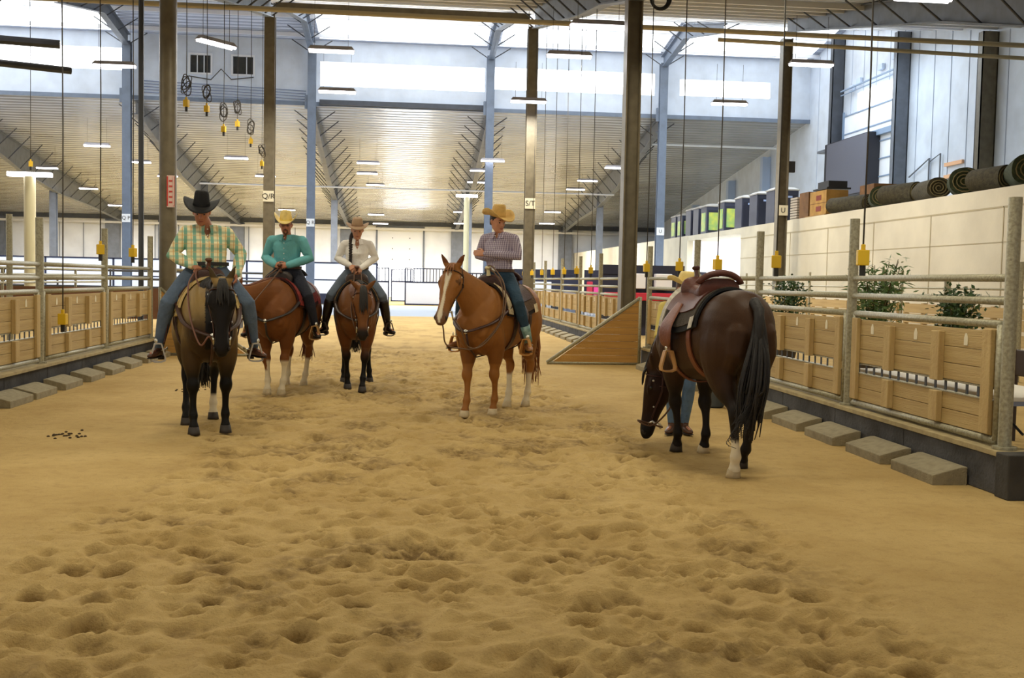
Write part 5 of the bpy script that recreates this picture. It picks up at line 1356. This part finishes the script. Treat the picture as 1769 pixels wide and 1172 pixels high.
make_horse(dict(key='bay', pos=H3P, heading=H3H, label='bay horse with black legs and dark striped face under the rider in white',
    feet=dict(fl=(-.58, 14.42), fr=(-.79, 14.80), hl=(-.52, 15.78), hr=(-.90, 15.74)),
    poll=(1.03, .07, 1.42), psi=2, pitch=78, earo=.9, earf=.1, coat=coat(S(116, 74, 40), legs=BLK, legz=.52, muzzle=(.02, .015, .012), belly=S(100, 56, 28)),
    mane=(.014, .011, .009), forelock=26, fll=1.25, tail=(0, .0), tailz=.42,
    reins=[(1, [(1.0, .12, .95), (.8, .10, 1.15), (.42, .06, 1.55), (.30, .05, 1.64)]), (-1, [(1.0, -.05, .95), (.8, -.08, 1.15), (.42, -.04, 1.55), (.30, -.05, 1.68)])]))
H4P, H4H = (1.104, 12.416), th(-.503, -.864)
make_horse(dict(key='sorrel', pos=H4P, heading=H4H, label='sorrel horse with a white blaze and white hind legs in the middle of the arena',
    feet=dict(fl=(1.02, 12.09), fr=(.68, 11.87), hl=(1.50, 12.96), hr=(1.26, 12.82)),
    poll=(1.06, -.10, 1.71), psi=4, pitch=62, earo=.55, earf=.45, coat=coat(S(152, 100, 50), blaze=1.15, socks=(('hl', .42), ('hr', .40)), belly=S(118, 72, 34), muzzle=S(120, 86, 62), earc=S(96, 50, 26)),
    mane=S(150, 94, 46), ms=-1, manel=.13, forelock=4, fll=.5, tail=(-.02, .03), tailz=.24, tailw=.09, tailn=100, hoof={'fr': 1, 'hl': 1, 'hr': 1, 'fl': 1}, bridle=S(44, 28, 20),
    reins=[(1, [(1.15, .08, 1.02), (1.0, .10, .82), (.85, .22, .85), (.60, .33, 1.15), (.42, .25, 1.50), (.36, .08, 1.70), (.34, 0, 1.72)]),
           (-1, [(1.25, -.08, 1.02), (1.18, -.08, .85), (1.0, .0, .80), (.85, .15, .82), (.6, .30, 1.12), (.42, .22, 1.50), (.34, 0, 1.72)])], reinc=S(104, 76, 52)))
H5P, H5H = (2.655, 8.97), th(-.17, .985)
make_horse(dict(key='darkbay', pos=H5P, heading=H5H, label='dark bay riderless horse grazing with its rump to the viewer at the right',
    feet=dict(fl=(2.53, 9.52), fr=(2.76, 9.43), hl=(2.66, 8.20), hr=(2.86, 8.66)), graze=1, neck0=(.50, 0, 1.12), neckt=(.85, .08, -.35), neck_end=(.35, .25, -.85),
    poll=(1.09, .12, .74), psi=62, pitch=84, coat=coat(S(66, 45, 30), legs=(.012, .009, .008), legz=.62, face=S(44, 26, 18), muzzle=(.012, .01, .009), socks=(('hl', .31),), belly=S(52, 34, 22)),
    mane=(.010, .008, .008), ms=-1, forelock=12, fll=.6, tail=(.02, .09), tailz=.30, tailw=.095, tailn=130, hoof={'hl': 1, 'fr': 1}, bridle=S(60, 26, 20),
    wisps=[[(-.90, .02, .95), (-.95, .06+.004*k, .74-.02*k), (-.97, .14+.012*k, .60-.018*k), (-1.0, .25+.015*(k % 5), .52-.016*k)] for k in range(16)],
    reins=[(1, [(.98, .26, .24), (.92, .12, .20), (.98, -.12, .45), (1.15, -.25, .95)])]))

# saddles
sl_ = {1: (.25, .455, .735), -1: (.25, -.455, .735)}
def stir(y, z, x=.25): return {1: (x, y, z), -1: (x, -y, z)}
make_saddle(H1P, H1H, 'one', 'dark brown western saddle with a cream edged pad on the dun horse', S(66, 36, 24), S(196, 170, 116), None, stir(.47, .70), pad2=S(214, 190, 130), stirc=S(176, 170, 160))
make_saddle(H2P, H2H, 'two', 'black western saddle with a red patterned pad on the chestnut horse', S(40, 28, 24), S(130, 40, 36), S(150, 50, 44), stir(.46, .735), pad2=S(60, 26, 24))
make_saddle(H3P, H3H, 'three', 'dark western saddle with a yellow striped pad on the bay horse', S(58, 38, 28), S(150, 124, 84), None, stir(.46, .76), pad2=S(30, 26, 26), stirc=S(60, 40, 26))
make_saddle(H4P, H4H, 'four', 'dark western saddle with a pale wrapped horn and cream cowhide trim on the sorrel horse', S(62, 30, 22), S(96, 74, 54), S(224, 206, 168), stir(.46, .72), horn=S(232, 222, 176), stirc=S(196, 140, 70), pad2=S(36, 26, 24))
make_saddle(H5P, H5H, 'five', 'reddish brown western saddle with an empty stirrup on the grazing dark bay horse', S(92, 48, 36), S(74, 66, 56), S(206, 200, 184), None, horn=S(70, 34, 26), stirc=S(196, 150, 92), fender_c=S(120, 66, 38), pad2=S(24, 26, 30), breast=False)

# ------------------------------------------------------------ shirts
def plaid(name, base, s1, s2, fx=9.0, fz=9.0):
    m = mat(name, base, .75, 0, None, (9, .5)); nt = m.node_tree; L = nt.links.new; b = nt.nodes['Principled BSDF']
    tc = nt.nodes.new('ShaderNodeTexCoord'); sp = nt.nodes.new('ShaderNodeSeparateXYZ'); L(tc.outputs['Object'], sp.inputs[0])
    def band(sock, freq, ph, lo):
        a = nt.nodes.new('ShaderNodeMath'); a.operation = 'MULTIPLY_ADD'; L(sock, a.inputs[0]); a.inputs[1].default_value = freq; a.inputs[2].default_value = ph
        f = nt.nodes.new('ShaderNodeMath'); f.operation = 'FRACT'; L(a.outputs[0], f.inputs[0])
        g = nt.nodes.new('ShaderNodeMath'); g.operation = 'GREATER_THAN'; L(f.outputs[0], g.inputs[0]); g.inputs[1].default_value = lo; return g.outputs[0]
    def mixn(f, k, a, c):
        mu = nt.nodes.new('ShaderNodeMath'); mu.operation = 'MULTIPLY'; L(f, mu.inputs[0]); mu.inputs[1].default_value = k
        q = nt.nodes.new('ShaderNodeMix'); q.data_type = 'RGBA'; L(mu.outputs[0], q.inputs[0])
        if isinstance(a, tuple): q.inputs[6].default_value = (*a, 1)
        else: L(a, q.inputs[6])
        q.inputs[7].default_value = (*c, 1); return q.outputs[2]
    o = mixn(band(sp.outputs[1], fx, .3, .62), .85, base, s1)
    o = mixn(band(sp.outputs[1], fx, .78, .86), .8, o, s2)
    o = mixn(band(sp.outputs[2], fz, .1, .72), .45, o, s1)
    o = mixn(band(sp.outputs[2], fz, .6, .85), .4, o, s2)
    L(o, b.inputs['Base Color']); return m
M_PLAID = plaid('plaid_shirt', S(246, 236, 190), S(104, 176, 158), S(222, 182, 118), 12, 12)
M_TEAL = mat('teal_shirt', S(104, 178, 184), .75, 0, (6, .2), (14, .6))
M_WSH = mat('white_shirt', S(246, 242, 236), .75, 0, (6, .12), (14, .6))
M_CHK = plaid('checked_shirt', S(176, 164, 182), S(112, 98, 122), S(214, 206, 216), 42, 42)
M_YSH = mat('yellow_shirt', S(218, 200, 110), .75, 0, (6, .12), (14, .5))
M_JB = mat('blue_jeans', S(92, 110, 134), .85, 0, (5, .45), (22, .6)); M_JD = mat('dark_jeans', S(26, 30, 46), .85, 0, (5, .3), (22, .5)); M_JN = mat('denim_teal', S(36, 66, 88), .85, 0, (5, .4), (22, .6)); M_JG = mat('grey_jeans', S(98, 110, 126), .85, 0, (5, .4), (22, .6)); M_JL = mat('light_jeans', S(96, 124, 156), .85, 0, (5, .4), (22, .6))
M_BT = mat('boot_brown', S(84, 52, 34), .45, 0, (8, .4)); M_BTB = mat('boot_black', S(30, 24, 22), .4); M_BTT = mat('boot_tan', S(150, 104, 60), .5, 0, (8, .3))
M_HB = mat('black_felt', S(22, 22, 24), .85, 0, None, (60, .2)); M_HS = mat('straw', S(232, 208, 130), .7, 0, (20, .2), (90, .4)); M_HT = mat('tan_straw', S(222, 182, 104), .7, 0, (20, .25), (90, .4)); M_HF = mat('taupe_felt', S(172, 142, 112), .85, 0, (8, .2)); M_HY = mat('cream_straw', S(240, 216, 140), .7, 0, (20, .15), (90, .3))
M_HD = mat('dark_hair', S(40, 28, 24), .5, 0, (30, .4), (80, .5)); M_HR = mat('brown_hair', S(90, 60, 40), .5, 0, (30, .4), (80, .5))
BAND = mat('hat_band_dark', S(50, 38, 28), .6); BANDB = mat('hat_band_black', S(16, 16, 18), .5)
def rider(P, hd, key, label, pz=1.60, cz=1.86, nz=2.03, hz=2.18, lean=0, sh=.19, arms=None, knee=(.28, .37, 1.30), ank=(.15, .445, .85), fdy=.5, **kw):
    nx = .03+lean
    j = dict(pelvis=(.03, 0, pz), chest=(.03+lean*.55, 0, cz), neck=(nx, 0, nz), head=(nx+.05+kw.pop('hx', 0), kw.pop('hy', 0), hz), sl=(nx, sh, nz-.055), sr=(nx, -sh, nz-.055),
        hl=(.04, .10, pz-.03), hr=(.04, -.10, pz-.03), kl=knee, kr=(knee[0], -knee[1], knee[2]), al=ank, ar=(ank[0], -ank[1], ank[2]))
    j.update(arms)
    s = dict(loc=(P[0], P[1], 0), z0=1.50, rz=hd, label=label, j=j, foot_l=(.85, fdy, -.05), foot_r=(.85, -fdy, -.05)); s.update(kw)
    return make_person(s)
rider(H1P, H1H, 'one', 'rider in a black hat and green and yellow plaid shirt on the dun horse', lean=.0, sh=.185, build=1.12, belly=.035, bust=.03,
    arms=dict(el=(-.02, .345, 1.77), wl=(.20, .275, 1.56), er=(-.01, -.33, 1.74), wr=(.25, -.13, 1.64)), knee=(.29, .385, 1.27), ank=(.15, .46, .83), fdy=.55,
    hand_l=((.5, -.1, -.85), (-.1, -1, 0), (.8, 0, .4), .5), hand_r=((.75, .35, -.35), (.2, .1, -1), (.2, 1, .1), 1.25),
    face=(1, -.15, -.38), hup=(.36, -.04, .93), hy=-.055, hx=.02, skin=M_SKIN2, shirt=M_PLAID, jeans=M_JB, boots=M_BT, hair=M_HR, spurs=True,
    hat=dict(m=M_HB, band=BANDB, R=.24, ch=.15, flare=.065, tilt=(-.05, .30), dz=.01), belt=M_BLK, loose=.006, vneck=.11)
rider(H2P, H2H, 'two', 'rider in a straw hat and teal shirt with hands clasped on the chestnut horse', pz=1.61, cz=1.90, nz=2.09, hz=2.24, sh=.20, build=1.06, lean=.02,
    arms=dict(el=(.02, .31, 1.80), wl=(.27, .085, 1.70), er=(.02, -.31, 1.80), wr=(.27, -.085, 1.70)),
    hand_l=((.4, -.85, -.1), (-.9, -.2, -.3), (0, 0, 1), .7), hand_r=((.5, .85, -.1), (-.9, .3, -.3), (0, 0, 1), .7),
    face=(1, .25, -.15), hup=(.14, 0, .98), skin=M_SKIN2, shirt=M_TEAL, jeans=M_JD, boots=M_BTB, beard=mat('beard_brown', S(82, 54, 38), .8), hair=M_HR, glasses=True, spurs=True,
    hat=dict(m=M_HS, band=mat('band_straw', S(236, 212, 110), .7), R=.205, ch=.14, flare=.105, tilt=(0, .16)), loose=.008)
rider(H3P, H3H, 'three', 'rider in a taupe hat and white shirt with a long braid on the bay horse', pz=1.63, cz=1.90, nz=2.08, hz=2.225, sh=.165, build=.93, lean=.03, bust=.015,
    arms=dict(el=(.03, .26, 1.84), wl=(.27, .045, 1.68), er=(.03, -.27, 1.82), wr=(.26, -.09, 1.72)),
    hand_l=((.7, -.25, -.6), (-.2, -.6, -.7), (.3, -.9, .2), .9), hand_r=((.75, .3, -.55), (-.1, .5, -.8), (.3, .9, .2), .9),
    knee=(.29, .36, 1.30), ank=(.15, .44, .88), face=(1, .0, -.32), hup=(.3, 0, .95), shirt=M_WSH, jeans=M_JG, boots=M_BTB, tall=True, hair=M_HD, braid=[(-.0, -.05, 2.20), (.07, -.085, 2.12), (.14, -.09, 2.0), (.175, -.09, 1.86), (.165, -.095, 1.76)],
    hat=dict(m=M_HF, band=mat('band_taupe', S(150, 116, 90), .6), R=.215, ch=.115, flare=.045, flat=True, tilt=(0, .20)), loose=.004, vneck=.13)
rider(H4P, H4H, 'four', 'rider in a tan straw hat and checked shirt with folded arms on the sorrel horse', pz=1.61, cz=1.91, nz=2.10, hz=2.245, sh=.18, build=1.0, lean=.01, bust=.012,
    arms=dict(el=(.06, .27, 1.84), wl=(.255, -.09, 1.86), er=(.06, -.26, 1.84), wr=(.145, .02, 1.81)),
    hand_l=((.15, -1, .12), (-.8, -.3, -.3), (.2, 0, 1), .35), hand_r=((-.25, 1, .1), (-1, 0, 0), (0, 0, 1), .5),
    face=(.45, .85, -.32), hup=(.15, .22, .96), hx=.01, skin=M_SKIN, shirt=M_CHK, jeans=M_JN, boots=M_BTT, shaft=mat('boot_turquoise', S(150, 178, 170), .5, 0, (22, .9, S(70, 110, 104))), hair=M_HD, braid=[(-.06, -.05, 2.26), (-.07, -.07, 2.18), (-.08, -.08, 2.10)], spurs=True,
    hat=dict(m=M_HT, band=mat('band_tan', S(200, 160, 90), .7), R=.215, ch=.14, flare=.085, tilt=(.0, .22)))
# the person on foot
p5z = math.atan2(-.97, -.18)
s5 = dict(loc=(2.83, 10.62, 0), rz=p5z, label='person in cream hat and yellow shirt standing on foot behind the grazing dark horse',
    j=dict(pelvis=(-.10, 0, .95), chest=(.10, 0, 1.21), neck=(.26, 0, 1.36), head=(.36, .0, 1.505), sl=(.22, .19, 1.32), sr=(.22, -.19, 1.32), el=(.36, .27, 1.05), er=(.36, -.25, 1.02), wl=(.58, .20, 1.12), wr=(.55, -.14, 1.08),
        hl=(-.08, .10, .90), hr=(-.08, -.10, .90), kl=(.06, .09, .50), kr=(.08, -.09, .50), al=(-.02, .06, .115), ar=(.0, -.07, .115)),
    hand_l=((1, -.1, .2), (0, -.6, -.8), (0, -1, .3), .6), hand_r=((1, .1, .1), (0, .5, -.8), (0, 1, .3), .6), foot_l=(.9, .3, 0), foot_r=(.9, -.3, 0),
    face=(.8, .55, -.35), hup=(.25, .15, .95), skin=M_SKIN2, shirt=M_YSH, jeans=M_JL, boots=M_BT, hair=M_HR,
    hat=dict(m=M_HY, band=BAND, R=.215, ch=.12, flare=.07, tilt=(0, .25)))
make_person(s5)
